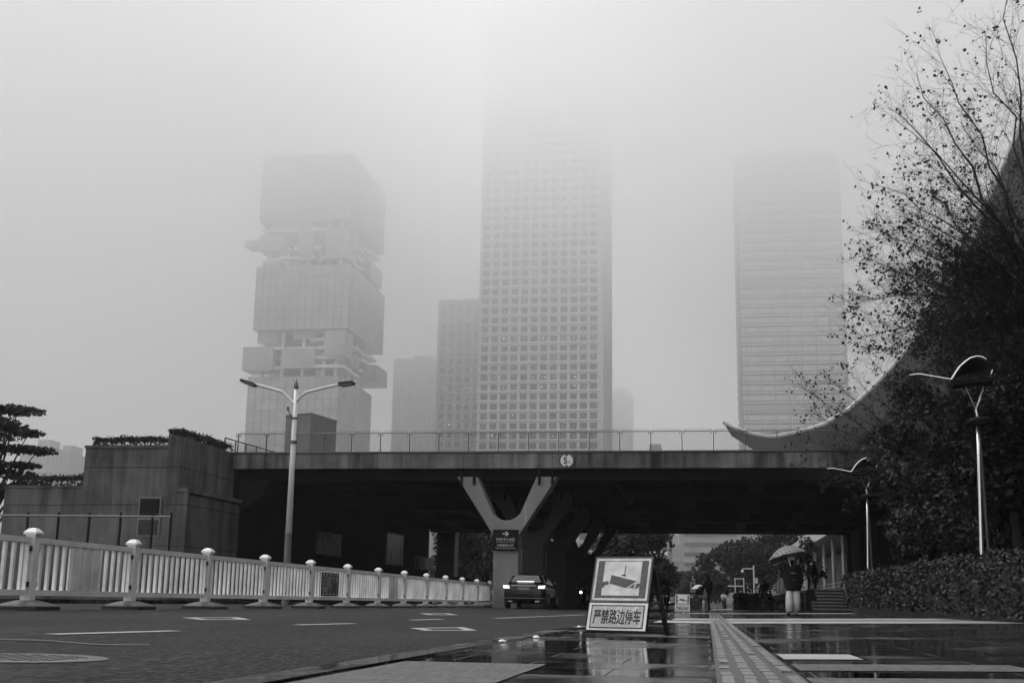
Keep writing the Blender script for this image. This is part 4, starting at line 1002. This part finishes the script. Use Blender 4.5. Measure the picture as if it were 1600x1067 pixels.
umbrella('checked umbrella held over the walker in pale trousers',tuple(uc),(R(-10),R(-11),R(12)),.60,M_check,sag=.40,shaft=.62)
t=thing('tote_bag','pale checked bag hanging on the left side of the walker in pale trousers','bag',(c.x-.33,WY-.02,wz+.63)); 
bg=MB(); bg.ring_loft([[(-.14,-.06,0),(.12,-.06,0),(.12,.06,0),(-.14,.06,0)],[(-.16,-.07,.12),(.14,-.07,.12),(.14,.07,.12),(-.16,.07,.12)],[(-.11,-.03,.36),(.09,-.03,.36),(.09,.03,.36),(-.11,.03,.36)],[(-.05,-.01,.46),(.03,-.01,.46),(.03,.01,.46),(-.05,.01,.46)]]); bg.build('pouch', M_check, t, smooth=False)
MB().tube([(-.06,0,.42),(-.02,0,.56),(.06,.05,.58)],.012,5).build('strap', M_check, t)
# standing man facing left
MY=57.; c=pY(1108.5,955,MY); pose=dict(le=(-.21,.18,1.14),lw=(-.12,.36,1.02),re=(.21,.18,1.14),rw=(.12,.36,1.0),head=(0,.05,1.60),crown=(0,.05,1.71),lk=(-.07,.02,.50),la=(-.07,-.02,.09),lt=(-.08,.13,.035),lh=(-.07,0,.90),rh=(.07,0,.90),rk=(.07,.05,.50),ra=(.07,.03,.09),rt=(.08,.18,.035))
Mn,J=person('person in dark clothes standing side-on under the bridge, facing left',(c.x,MY,pave_z(c.x)+.004),R(84),pose,None,wide=1.15)
coat(Mn,[(.82,.18,.16,0,.0),(1.0,.19,.165,0,0),(1.2,.20,.165,0,0.0),(1.36,.18,.14,0,0),(1.46,.09,.08,0,0)],M_jackd,'jacket')
t=thing('shoulder_bag','dark bag carried in front of the standing person facing left','bag',(c.x-.38,MY,.80)); MB().ring_loft([[(-.22,-.08,.0),(.10,-.08,-.05),(.10,.08,-.05),(-.22,.08,.0)],[(-.20,-.10,.16),(.15,-.10,.16),(.15,.10,.16),(-.20,.10,.16)],[(-.05,-.06,.34),(.16,-.06,.34),(.16,.06,.34),(-.05,.06,.34)]]).build('pouch', M_jackd, t, smooth=True); MB().tube([(.05,0,.3),(.2,0,.55),(.34,0,.62)],.012,5).build('strap', M_jackd, t)
# scooters
def scooter(label, loc, rz, group, lit=True):
    t=thing('scooter',label,'scooter',loc,rz,group)      # rides towards +Y
    for y in (-.58,.62):
        o=MB().lathe([(.13,-.05),(.21,-.055),(.235,-.03),(.235,.03),(.21,.055),(.13,.05)],(0,y,.235),16,'x').build('wheel', M_rub, t, smooth=True)
        MB().lathe([(.0,-.045),(.13,-.045),(.13,.045),(.0,.045)],(0,y,.235),12,'x').build('rim', M_steel, o)
    b=MB(); sec=[(-.80,.10,.50,.72),(-.55,.15,.42,.76),(-.2,.17,.30,.74),(.05,.17,.26,.55),(.15,.15,.25,.34),(.38,.15,.25,.36)]
    b.ring_loft([[(-w_,y,zb),(w_,y,zb),(w_*1.05,y,(zb+zt)/2),(w_*.8,y,zt),(-w_*.8,y,zt),(-w_*1.05,y,(zb+zt)/2)] for y,w_,zb,zt in sec]); b.build('body', M_car, t, smooth=True)
    f=MB(); f.ring_loft([[(-.17,.36,.28),(.17,.36,.28),(.13,.5,.30),(-.13,.5,.30)],[(-.20,.40,.65),(.20,.40,.65),(.14,.56,.66),(-.14,.56,.66)],[(-.14,.36,1.0),(.14,.36,1.0),(.10,.46,1.0),(-.10,.46,1.0)]]); f.build('front_shield', M_car, t, smooth=True)
    MB().prism([(-.14,-.78,.735),(.14,-.78,.735),(.13,.02,.765),(-.13,.02,.765)],(0,0,.07)).build('seat', M_rub, t, bevel=.02)
    MB().tube([(0,.42,1.0),(0,.36,1.08)],.03,8).tube([(-.32,.26,1.09),(-.12,.36,1.08),(.12,.36,1.08),(.32,.26,1.09)],.018,8).build('handlebar', M_dsteel, t)
    MB().lathe([(.0,.0),(.075,.0),(.06,-.06)],(0,.545,.88),12,'y').build('headlamp', M_head if lit else M_glassd, t)
    MB().tube([(0,.46,.95),(0,.60,.3)],.03,6).build('fork', M_dsteel, t)
    MB().lathe([(.0,.0),(.05,.0),(.04,.05)],(0,-.83,.62),10,'y').build('tail_lamp', M_glassd, t)
    for s in (-1,1): MB().tube([(s*.26,.30,1.09),(s*.30,.32,1.2)],.008,4).lathe([(.0,-.01),(.05,0),(.0,.01)],(s*.30,.32,1.24),8,'y').build('mirror', M_dsteel, t)
    return t
SIT=dict(pelvis=(0,-.25,.86),waist=(0,-.22,1.0),chest=(0,-.15,1.20),neck=(0,-.12,1.38),head=(0,-.08,1.52),crown=(0,-.09,1.63),ls=(-.185,-.14,1.32),rs=(.185,-.14,1.32),le=(-.27,.02,1.12),re=(.27,.02,1.12),lw=(-.29,.22,1.12),rw=(.29,.22,1.12),lh=(-.09,-.22,.83),rh=(.09,-.22,.83),lk=(-.15,.18,.74),rk=(.15,.18,.74),la=(-.14,.16,.36),ra=(.14,.16,.36),lt=(-.14,.29,.32),rt=(.14,.29,.32))
SC=None
for k,(u,v,Ys,rz,lab,lit) in enumerate(((1042,948,84,R(180),'scooter coming on with the rider under the black umbrella',False),(911,948,72,R(172),'scooter with bright headlamp in the dark beside the inner columns',True),(1131,942,125,R(180),'tiny scooter far off right of the standing person',False))):
    c=pY(u,v,Ys); z=road_z(c.x) if c.x<ROAD_X else .012
    if SC is None: SC=scooter(lab,(c.x,Ys,z+.003),rz,'scooters on the road',lit)
    elif lit: scooter(lab,(c.x,Ys,z+.003),rz,'scooters on the road',True)
    else: copy_tree(SC,(c.x,Ys,z+.003),rz,lab)
    person(['person riding a scooter in dark clothes under the black umbrella','person riding the scooter with bright headlamp in the dark under the bridge','person in pale top riding the tiny scooter right of the standing person'][k],(c.x,Ys,z+.003),rz,SIT,dict(torso=M_trpale,arm=M_trpale) if k==2 else None,wide=1.2)
    if k==0:
        umbrella('black umbrella over the scooter rider left of the second A-board',(c.x-.05,Ys-.02,1.98),(R(4),R(3),0),.58,mat('umbrella_black',.012,rough=.6,spec=.2),sag=.42,shaft=.72)
c=pY(1183,950,72); copy_tree(SC,(c.x+.3,72,pave_z(c.x)+.005),R(60),'dark parked scooter beside the low box hedge below the bridge','scooters on the road')
c=pY(1195,950,71)
person('person in black standing by the parked scooter left of the walker',(c.x,71,pave_z(c.x)+.004),R(170),dict(le=(-.22,.12,1.14),lw=(-.14,.30,1.05)),None,wide=1.3)
c=pY(1205,950,66); t=thing('folding_bicycle','dark bicycle leaning beside the parked scooter left of the walker','bicycle',(c.x+.15,68,pave_z(c.x)+.003),R(75))
for y in (-.5,.5):
    rings=[[(.30+.022*math.cos(b)),(.022*math.sin(b))] for b in [2*math.pi*k/6 for k in range(6)]]
    o=MB().lathe([(r_,h) for r_,h in rings]+[(rings[0][0],rings[0][1])],(0,y,.325),20,'x').build('wheel', M_rub, t)
    sp=MB()
    for k in range(8): a=2*math.pi*k/8; sp.tube([(0,y,.325),(0,y+.29*math.cos(a),.325+.29*math.sin(a))],.003,3)
    sp.build('spokes', M_steel, o)
MB().tube([(0,-.5,.325),(0,-.12,.72),(0,.42,.80)],.02,6).tube([(0,-.12,.78),(0,-.08,.3),(0,.42,.74)],.02,6).tube([(0,-.08,.3),(0,-.5,.325)],.014,6).tube([(0,.5,.325),(0,.40,.95)],.018,6).build('bicycle_frame', M_dsteel, t)
MB().tube([(-.25,.34,1.0),(0,.40,.97),(.25,.34,1.0)],.014,6).build('handlebar', M_dsteel, t); MB().box(-.06,.06,-.26,-.02,.80,.85).build('saddle', M_black, t)

# ------------------------------------------------------------------ right side: steps, colonnade, swept roof, dark hall
PLZ=1.14
mb=MB(); ns=7
for k in range(ns): mb.box(4.6 if k<3 else 4.9,10.35,57.+k*.42,57.+(k+1)*.42-.001,-.1,pave_z(6)+.01+(k+1)*(PLZ-.11)/ns)
M_step=concrete('step_stone',.03,streak=.15)
o=mb.build('stone_steps', M_step, None, (7.5,57,.1)); nz=MB()
for k in range(ns): zt=pave_z(6)+.01+(k+1)*(PLZ-.11)/ns; nz.box(4.62 if k<3 else 4.92,10.3,57.+k*.42-.02,57.+k*.42-.001,zt-.055,zt+.004)
nz.build('step_nosing', mat('nosing_stone',.20,rough=.5,var=.3), o, (7.5,57,.1)); tag(o,'broad dark stone steps rising on the right behind the walker','steps')
o=MB().box(4.9,24,57+ns*.42,170,-.1,PLZ).build('raised_terrace', M_step, None,(8,60,0)); structure(o)
t=thing('colonnade_building','grey building with slim pale columns and a sloping eave on the right beyond the bridge','building',(11.5,125,PLZ)); B=t.location
M_cwall=mat('colonnade_wall',.12,rough=.6,var=.25,vscale=.4)
MB().box(13,24,97,168,PLZ,5.6).build('wall', M_cwall, t, B)
ev=MB().box(9.6,26,96.,170,6.05,7.2); ev.build('roof', M_tmull, t, B)
for k,y in enumerate((100,108,116.5,126,137,150,165)):
    MB().tube([(10.6,y,PLZ+.1),(10.6,y,6.04)],.16,10).lathe([(.26,0),(.26,.14)],(10.6,y,PLZ+.002),10).build('column', mat('column_pale',.34,rough=.6,var=.1) if k==0 else bpy.data.materials['column_pale'], t, B)
rl=MB()
for z in (.5,.8,1.1): rl.tube([(10.2,98,PLZ+z),(10.2,165,PLZ+z)],.03,5)
rl.build('rail', M_steel, t, B)
# curved roof of the big hall on the right
def swept_roof():
    Y=140.; D=130.; up=[(1130,660),(1143,667),(1160,673),(1178,679),(1200,682.5),(1215,682),(1235,678),(1262,671.5),(1290,662),(1325,640),(1362,607),(1400,566),(1440,515),(1480,452),(1520,372),(1550,297),(1580,228),(1620,150),(1680,60),(1760,-60)]
    lo=[(1131,661),(1143,681),(1158,690),(1178,700),(1200,707),(1215,711),(1235,714),(1262,714),(1290,709),(1325,694),(1362,668),(1400,632),(1440,588),(1480,532),(1520,458),(1550,386),(1580,316),(1620,238),(1680,146),(1760,30)]
    U=[pY(u,v,Y) for u,v in up]; Lw=[pY(u,v,Y) for u,v in lo]
    t=thing('swept_roof','huge grey curved roof sweeping up from a pointed tip behind the bare trees','roof',tuple(U[4])); B=t.location
    m1=MB(); k=len(U); v=[]; back=Vector((6.,60.,5.))
    for i in range(k):
        for P in (U[i],Lw[i],Lw[i]+back,U[i]+back): v.append(tuple(P))
    m1.v=v
    for i in range(k-1):
        a=4*i; b=4*(i+1)
        for q in range(4): r=(q+1)%4; m1.f.append((a+q,a+r,b+r,b+q))
    m1.f.append((0,1,2,3)[::-1]); m1.f.append(tuple(4*(k-1)+q for q in range(4)))
    m1.build('roof_shell', concrete('roof_panel',.030,streak=.15,panel=3.2,panelvar=.10,vjoint=3.2), t, B)
    wl_=[(P.x,Y+3,P.z+.3) for P in Lw[12:]]; MB().prism(wl_+[(wl_[-1][0],Y+3,0),(wl_[0][0],Y+3,0)],(0,60,0)).build('hall_wall', mat('dark_curtain_wall',.02,rough=.5,spec=.2), t, B)
    cp=MB(); cp.tube([p+Vector((0,-.1,.05)) for p in U],.22,6); cp.build('roof_edge', M_tmull, t, B)
    return t
swept_roof()
t=thing('dark_hall','black hall front with slanted eave behind the trees at the right edge','building',(16,70,0)); B=t.location
HX=12.2
MB().box(HX+.02,34,-45,56,-.2,10.8).build('wall', mat('hall_wall',.018,rough=.6,spec=.1,var=.4,vscale=.6), t, B)  # near stretch is out of view, lengthened to keep light off fence and paving
MB().box(HX-2.0,HX+.01,18,57.5,7.05,7.9).build('roof', mat('hall_roof',.05,rough=.7,spec=.1), t, B)
cw=MB()
for y in range(-44,56,4): cw.box(HX-.15,HX,y,y+.25,.2,6.6)
cw.build('mullion', M_dsteel, t, B)
MB().box(HX-.4,HX-.16,20,57,6.802,7.048).build('fascia', M_dsteel, t, B)

# ------------------------------------------------------------------ planting on the right
hedge('long waist-high leafy hedge along the right side of the wet pavement',5.15,7.6,13,48.6,.08,1.22,30000,.085,21,'hedge',.16,sl=.008)
hedge('low dark box hedge below the bridge beside the parked scooter',1.9,4.4,88,96,.03,1.15,2600,.12,22,'hedge',.05,m=M_leafd)

def bare_tree(name,label,base,fork,tips,seed,twigs=9,leafn=3,leafs=.085,tr=.17,tdepth=1.,m=M_leafd,group=None,fine=.55,leafp=.5,thin=99):
    t=thing(name,label,'tree',tuple(base),0,group); rn=random.Random(seed); B=t.location
    fork=Vector(fork); base=Vector(base)
    MB().tube([base-Vector((0,0,.2)),base.lerp(fork,.5)+Vector((.08,.05,0)),fork],[tr*1.3,tr,tr*.85],10).build('trunk', M_bark, t, B, smooth=True)
    br=MB(); tw=MB(); lf=MB()
    def spray(p,d,L,r,depth):
        n=4 if depth else 3; pts=[p]; q=p.copy(); dd=d.copy()
        for i in range(n):
            dd=(dd+Vector((rn.gauss(0,.16),rn.gauss(0,.16),rn.gauss(.03,.16)))).normalized(); q=q+dd*L/n; pts.append(q.copy())
        tw.tube(pts,[r*(1-.75*i/n) for i in range(n+1)],3 if r<.012 else 4,False)
        if depth>0:
            for i in range(1,n+1):
                for _ in range(1 if rn.random()<.6 else 2):
                    nd=(dd+Vector((rn.gauss(0,.55),rn.gauss(0,.55),rn.gauss(0,.55)))).normalized(); spray(pts[i],nd,L*rn.uniform(.35,.65),r*.6,depth-1)
        else:
            if rn.random()<leafp:
                for _ in range(rn.randint(1,leafn)): leaf(lf,q+Vector((rn.gauss(0,.05),rn.gauss(0,.05),rn.gauss(0,.05))),leafs*rn.uniform(.6,1.4),rn)
    for tip in tips:
        tip=Vector(tip); L=(tip-fork).length; n=9; few=tip.z>thin; mid=fork.lerp(tip,.5)+Vector((rn.gauss(0,.06),rn.gauss(0,.08),rn.uniform(.02,.16)))*L
        pts=[]
        for i in range(n+1):
            f=i/n; p=fork.lerp(mid,f).lerp(mid.lerp(tip,f),f)+Vector((rn.gauss(0,.012),rn.gauss(0,.012),rn.gauss(0,.012)))*L*min(1,3*f)*(0 if i==n else 1); pts.append(p)
        r0=.011+.0058*L; br.tube(pts,[max(.006,r0*(1-.88*(i/n)**.8)) for i in range(n+1)],6,True)
        for i in range(2,n+1):
            dd=(pts[i]-pts[i-1]).normalized()
            for _ in range(4 if few else (twigs if i>3 else max(1,twigs//2))):
                f=rn.random(); p=pts[i-1].lerp(pts[i],f); nd=(dd*.9+Vector((rn.gauss(0,.5),rn.gauss(0,.5),rn.gauss(.08,.5)))).normalized()
                spray(p,nd,L*rn.uniform(.09,.22)*(1.25-.55*i/n)*tdepth,max(.0045,r0*.22*(1-.6*i/n)),1 if rn.random()<fine else 2)
    br.build('branches', M_bark, t, B); tw.build('twigs', M_bark, t, B); lf.build('crown', m, t, B)
    return t
rt=random.Random(77)
Ya=32.5
def T(l, Y, jit=2.5): return [pY(u,v,Y+rt.uniform(-jit,jit)) for u,v in l]
ta=T([(1388,168),(1432,115),(1470,92),(1540,52),(1575,-10),(1392,182),(1380,292),(1398,318),(1440,250),(1500,190),(1325,470),(1352,402),(1332,530),(1365,545),(1375,360),(1420,430),(1450,500),(1480,330),(1540,260),(1410,600),(1470,600),(1530,480),(1560,380),(1590,150),(1415,345),(1440,390),(1425,470),(1465,430),(1490,390),(1510,330),(1480,500),(1445,545),(1405,520),(1540,420),(1570,320),(1590,440),(1520,560),(1395,455),(1460,310)],Ya)
fa=pY(1668,520,Ya+.5); ba=Vector((fa.x+.5,fa.y,.1))
bare_tree('bare_tree','tall thin-leaved tree leaning in from the right edge with long bare twigs',ba,fa,ta,5,twigs=15,leafn=3,tr=.2,leafs=.085,leafp=.09,thin=10.8,fine=.45)
Yb=50.8
tb=T([(1245,598),(1262,640),(1250,692),(1262,735),(1290,590),(1310,640),(1330,585),(1345,690),(1300,760),(1360,560),(1400,545),(1440,560),(1380,640),(1320,790),(1480,540),(1370,760)],Yb,1.2)
fb=pY(1492,770,Yb+1); bb=Vector((fb.x+.1,fb.y,.1))
bare_tree('bare_tree','shorter spreading tree with bare twigs reaching left in front of the bridge edge',bb,fb,tb,8,twigs=6,leafn=2,leafs=.10,tr=.14,leafp=.13)
Yc=37.
tc_=T([(1400,690),(1440,620),(1500,560),(1560,520),(1600,560),(1470,700),(1540,640),(1620,640),(1590,720),(1500,640),(1400,610),(1640,560)],Yc,2.)
fc=pY(1585,800,Yc); bc=Vector((fc.x,fc.y,.1))
bare_tree('bare_tree','dense twiggy tree between the two chrome lamps behind the hedge',bc,fc,tc_,15,twigs=8,leafn=4,leafs=.12,tr=.15,fine=.4,leafp=.5)
def px_tree(name,label,u,Y,vtop,vbase,r,seed,n,s,**k):
    b=pY(u,vbase,Y); h=pY(u,vtop,Y).z-.05; return crown_tree(name,label,b.x,Y,.05,h,r,seed,n,s,**k)
px_tree('dense_tree','dark full-crowned tree filling the space behind the near chrome lamp',1560,46,600,950,4.2,31,12000,.19,m=M_leafd,lobes=20,trunk_h=.25)
px_tree('dense_tree','dark leafy tree behind the second chrome lamp at the right bridge end',1455,51.5,700,950,2.6,32,6000,.19,m=M_leafd,lobes=16,trunk_h=.3)
px_tree('dense_tree','dark leafy tree at the right picture edge behind the hedge',1665,38,480,950,3.6,33,9000,.18,m=M_leafd,lobes=20,trunk_h=.25)
# tree at the left edge, tiers of foliage
b=pY(-42,900,50); crown_tree('tiered_tree','dark tree with flat tiers of foliage at the left edge',b.x,50,.1,pY(0,652,50).z,2.9,41,9500,.16,m=M_leafd,lobes=36,flat=.24,trunk_h=.35,tiers=(.60,.71,.82,.93,.985))
# trees beyond the bridge
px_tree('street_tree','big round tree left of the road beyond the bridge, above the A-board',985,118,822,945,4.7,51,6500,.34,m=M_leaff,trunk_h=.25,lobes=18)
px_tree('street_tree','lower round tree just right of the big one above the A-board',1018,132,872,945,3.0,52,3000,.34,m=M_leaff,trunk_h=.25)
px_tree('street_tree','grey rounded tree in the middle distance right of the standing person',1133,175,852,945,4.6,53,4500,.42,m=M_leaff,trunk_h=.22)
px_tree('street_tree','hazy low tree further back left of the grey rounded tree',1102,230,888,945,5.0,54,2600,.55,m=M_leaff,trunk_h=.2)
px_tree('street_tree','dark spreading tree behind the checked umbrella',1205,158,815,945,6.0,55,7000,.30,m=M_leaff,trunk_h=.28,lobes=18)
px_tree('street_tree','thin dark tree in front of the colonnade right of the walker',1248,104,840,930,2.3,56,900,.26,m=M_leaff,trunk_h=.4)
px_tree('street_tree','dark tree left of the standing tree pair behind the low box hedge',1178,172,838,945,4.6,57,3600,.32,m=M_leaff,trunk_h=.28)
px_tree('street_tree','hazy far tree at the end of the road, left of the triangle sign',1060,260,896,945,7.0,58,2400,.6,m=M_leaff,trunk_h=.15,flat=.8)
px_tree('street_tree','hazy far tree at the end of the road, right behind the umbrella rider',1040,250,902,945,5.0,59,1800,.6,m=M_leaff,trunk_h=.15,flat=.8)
px_tree('street_tree','dark tree seen through the left opening, next to the pale pier',728,112,812,945,4.2,60,4500,.33,m=M_leafd,trunk_h=.25)
px_tree('street_tree','dark tree seen through the left opening, next to the front column',765,118,808,945,4.4,61,4500,.33,m=M_leafd,trunk_h=.25)
px_tree('street_tree','further dark tree low in the middle of the left opening',746,150,830,945,5.0,62,3000,.4,m=M_leafd,trunk_h=.2)

# ------------------------------------------------------------------ small street things
for k,(u,v) in enumerate(((785,997),(838,991),(905,976))):
    p=pZ(u,v,.03); t=MB().lathe([(.0,.0),(.032,.0),(.026,.012),(.010,.016),(.0,.017)],(p.x,p.y,.006),10).build('road_stud', mat('stud_reflector',.85,rough=.25) if k==0 else bpy.data.materials['stud_reflector'], None, (p.x,p.y,.0))
    tag(t,['bright road stud on the wet kerb, nearest the camera','bright road stud on the wet kerb, the middle one of three','bright road stud on the wet kerb, just left of the A-board foot'][k],'road stud','studs on the kerb')
p=pR(28,1028); t=thing('manhole_cover','round cast iron manhole cover in the asphalt at the lower left','manhole',(p.x,p.y,road_z(p.x))); t.rotation_euler=(0,.0127,0)
mb=MB(); mb.lathe([(.32,.001),(.40,.001),(.40,.004),(.32,.005)],(0,0,0),36); mb.build('ring', mat('cast_iron_ring',.06,rough=.5,var=.3,vscale=9), t)
mb=MB(); mb.lathe([(.0,.001),(.315,.001),(.315,.004),(.0,.004)],(0,0,0),36); lid=mb.build('lid', mat('cast_iron',.022,rough=.5,var=.4,vscale=12), t)
st=MB()
for i in range(-6,7):
    for j in range(-6,7):
        if i*i+j*j<36 and (i+j)%2==0: st.box(i*.048-.018,i*.048+.018,j*.048-.018,j*.048+.018,.0045,.008)
st.build('tread', bpy.data.materials['cast_iron_ring'], lid)
# triangle + stop sign mast in the distance
Y=128; c=pY(1083,945,Y); k=1909/Y
t=thing('traffic_sign_mast','dark mast with triangle, round and oblong traffic signs in the road distance','sign',(c.x,Y,.05)); z=lambda v:(pY(1083,v,Y).z-.05)
MB().tube([(0,0,0),(0,0,z(890))],.06,8).build('pole', M_dsteel, t)
def tri(w,h,zz,dy): return [(-w,dy,zz),(w,dy,zz),(0,dy,zz+h)]
MB().prism(tri(.40,.72,z(897),-.1),(0,.04,0)).build('triangle_sign', M_ink, t); MB().prism(tri(.24,.44,z(897)+.09,-.11),(0,.005,0)).build('triangle_face', mat('triangle_face',.10), t)
MB().lathe([(.0,-.0),(.38,.0),(.38,.04),(.0,.04)],(0,-.12,z(903)),20,'y').build('round_sign', M_ink, t)
MB().box(-.05,.05,-.13,-.122,z(903)-.25,z(903)+.25).box(-.05,.22,-.13,-.122,z(903)-.22,z(903)-.1).build('round_sign_mark', M_pale, t)
MB().box(-.26,.26,-.1,-.05,z(925),z(908.5)).build('oblong_sign', mat('oblong_sign_face',.22,rough=.5), t)
MB().box(-.10,.10,-.112,-.102,z(922),z(911)).build('oblong_mark', M_ink, t)
t=thing('traffic_sign','small dark triangle sign seen over the fence in the left opening','sign',(pY(729,890,70).x,70,.1)); zz=pY(729,893,70).z-.1
MB().tube([(0,0,0),(0,0,zz+.3)],.04,6).build('pole', M_dsteel, t); MB().prism([(-.36,-.05,zz),(.36,-.05,zz),(0,-.05,zz+.64)],(0,.03,0)).build('plate', M_ink, t); MB().prism([(-.22,-.06,zz+.08),(.22,-.06,zz+.08),(0,-.06,zz+.46)],(0,.005,0)).build('face', mat('triangle_grey',.07), t)
# pale gantry frames and lamp mast far right of the road
Y=120; t=thing('lamp_mast','white mast with a short arm and globe lamp above the low box hedge','lamp',(pY(1179,945,Y).x,Y,.05)); zt=pY(1179,884,Y).z
MB().tube([(0,0,0),(0,0,zt)],.075,8).build('pole', M_white, t); MB().bar((0,0,zt-.3),(-1.05,0,zt-.3),.09,.09).build('arm', M_white, t); MB().lathe([(.02,.16),(.12,.1),(.15,0),(.12,-.1),(.02,-.16)],(-1.05,0,zt-.55),12).build('globe', M_pole, t, smooth=True); MB().box(.09,.36,-.1,.1,zt-1.65,zt-1.15).build('control_box', M_white, t)
Y=140; x0=pY(1138,945,Y).x; x1=pY(1163,945,Y).x; zt=pY(1150,916,Y).z; t=thing('gate_frame','white metal gate frame with small sign beyond the low box hedge','gate',(x0,Y,.05)); w_=x1-x0
for xx in (.45*w_,w_): MB().bar((xx,0,0),(xx,0,zt+.9),.11,.11).build('post', M_white, t)
MB().bar((0,0,zt),(w_,0,zt),.12,.14).build('top_beam', M_white, t); MB().bar((w_*.45,0,zt+.8),(w_,0,zt+.8),.09,.09).build('upper_beam', M_white, t)
MB().box(w_*.12,w_*.40,-.03,.03,zt-1.25,zt-.7).build('sign_plate', M_pale, t)
# two people on the terrace
for k,(u,Y,lab,pz,mm) in enumerate(((1274,72,'person in dark coat on the terrace above the steps, with a bag at the side',dict(rw=(.34,.10,.95)),None),(1264,73,'person in lighter top half hidden beside the dark-coated one on the terrace',None,dict(torso=M_coat,arm=M_coat)))):
    c=pY(u,922,Y); t,J=person(lab,(c.x,Y,PLZ+.004),R(100 if k==0 else -90),pz,mm,wide=1.25 if k==0 else 1.)
    if k==0:
        coat(t,[(.45,.22,.19,0,0),(.7,.22,.19,0,0),(1.0,.21,.18,0,0),(1.25,.22,.18,0,0),(1.42,.15,.12,0,0),(1.48,.08,.08,0,0)],M_jackd)
        q=thing('shoulder_bag','dark bag at the side of the dark-coated person on the terrace','bag',(c.x+.42,Y-.02,PLZ+.85)); MB().ring_loft([[(-.13,-.08,0),(.15,-.08,0),(.15,.08,0),(-.13,.08,0)],[(-.15,-.09,.2),(.15,-.09,.2),(.15,.09,.2),(-.15,.09,.2)],[(-.06,-.03,.36),(.06,-.03,.36),(.06,.03,.36),(-.06,.03,.36)]]).build('pouch', M_jackd, q, smooth=True); MB().tube([(-.04,0,.3),(-.12,0,.52),(-.22,.02,.6)],.012,5).build('strap', M_jackd, q)
# pale umbrella further down
c=pY(1094,945,105); q,J=person('small far person under a pale umbrella behind the standing person\'s bag',(c.x,105,pave_z(c.x)+.012),R(0)); umbrella('pale umbrella far down the pavement behind the standing person\'s bag',(c.x-.15,105,2.0),(0,R(-6),0),.62,mat('umbrella_pale',.42),sag=.4)
# railing on the far left of the steps
t=thing('hand_railing','short dark railing beside the steps left of the walker','railing',(3.9,64,.07))
for x in (0,.45,.9,1.35): MB().bar((x,0,0),(x,0,.95),.04,.04).build('post', M_dsteel, t)
MB().bar((-.1,0,.97),(1.45,0,.97),.05,.05).build('handrail', M_dsteel, t); MB().bar((-.05,0,.5),(1.4,0,.5),.03,.03).build('middle_rail', M_dsteel, t)
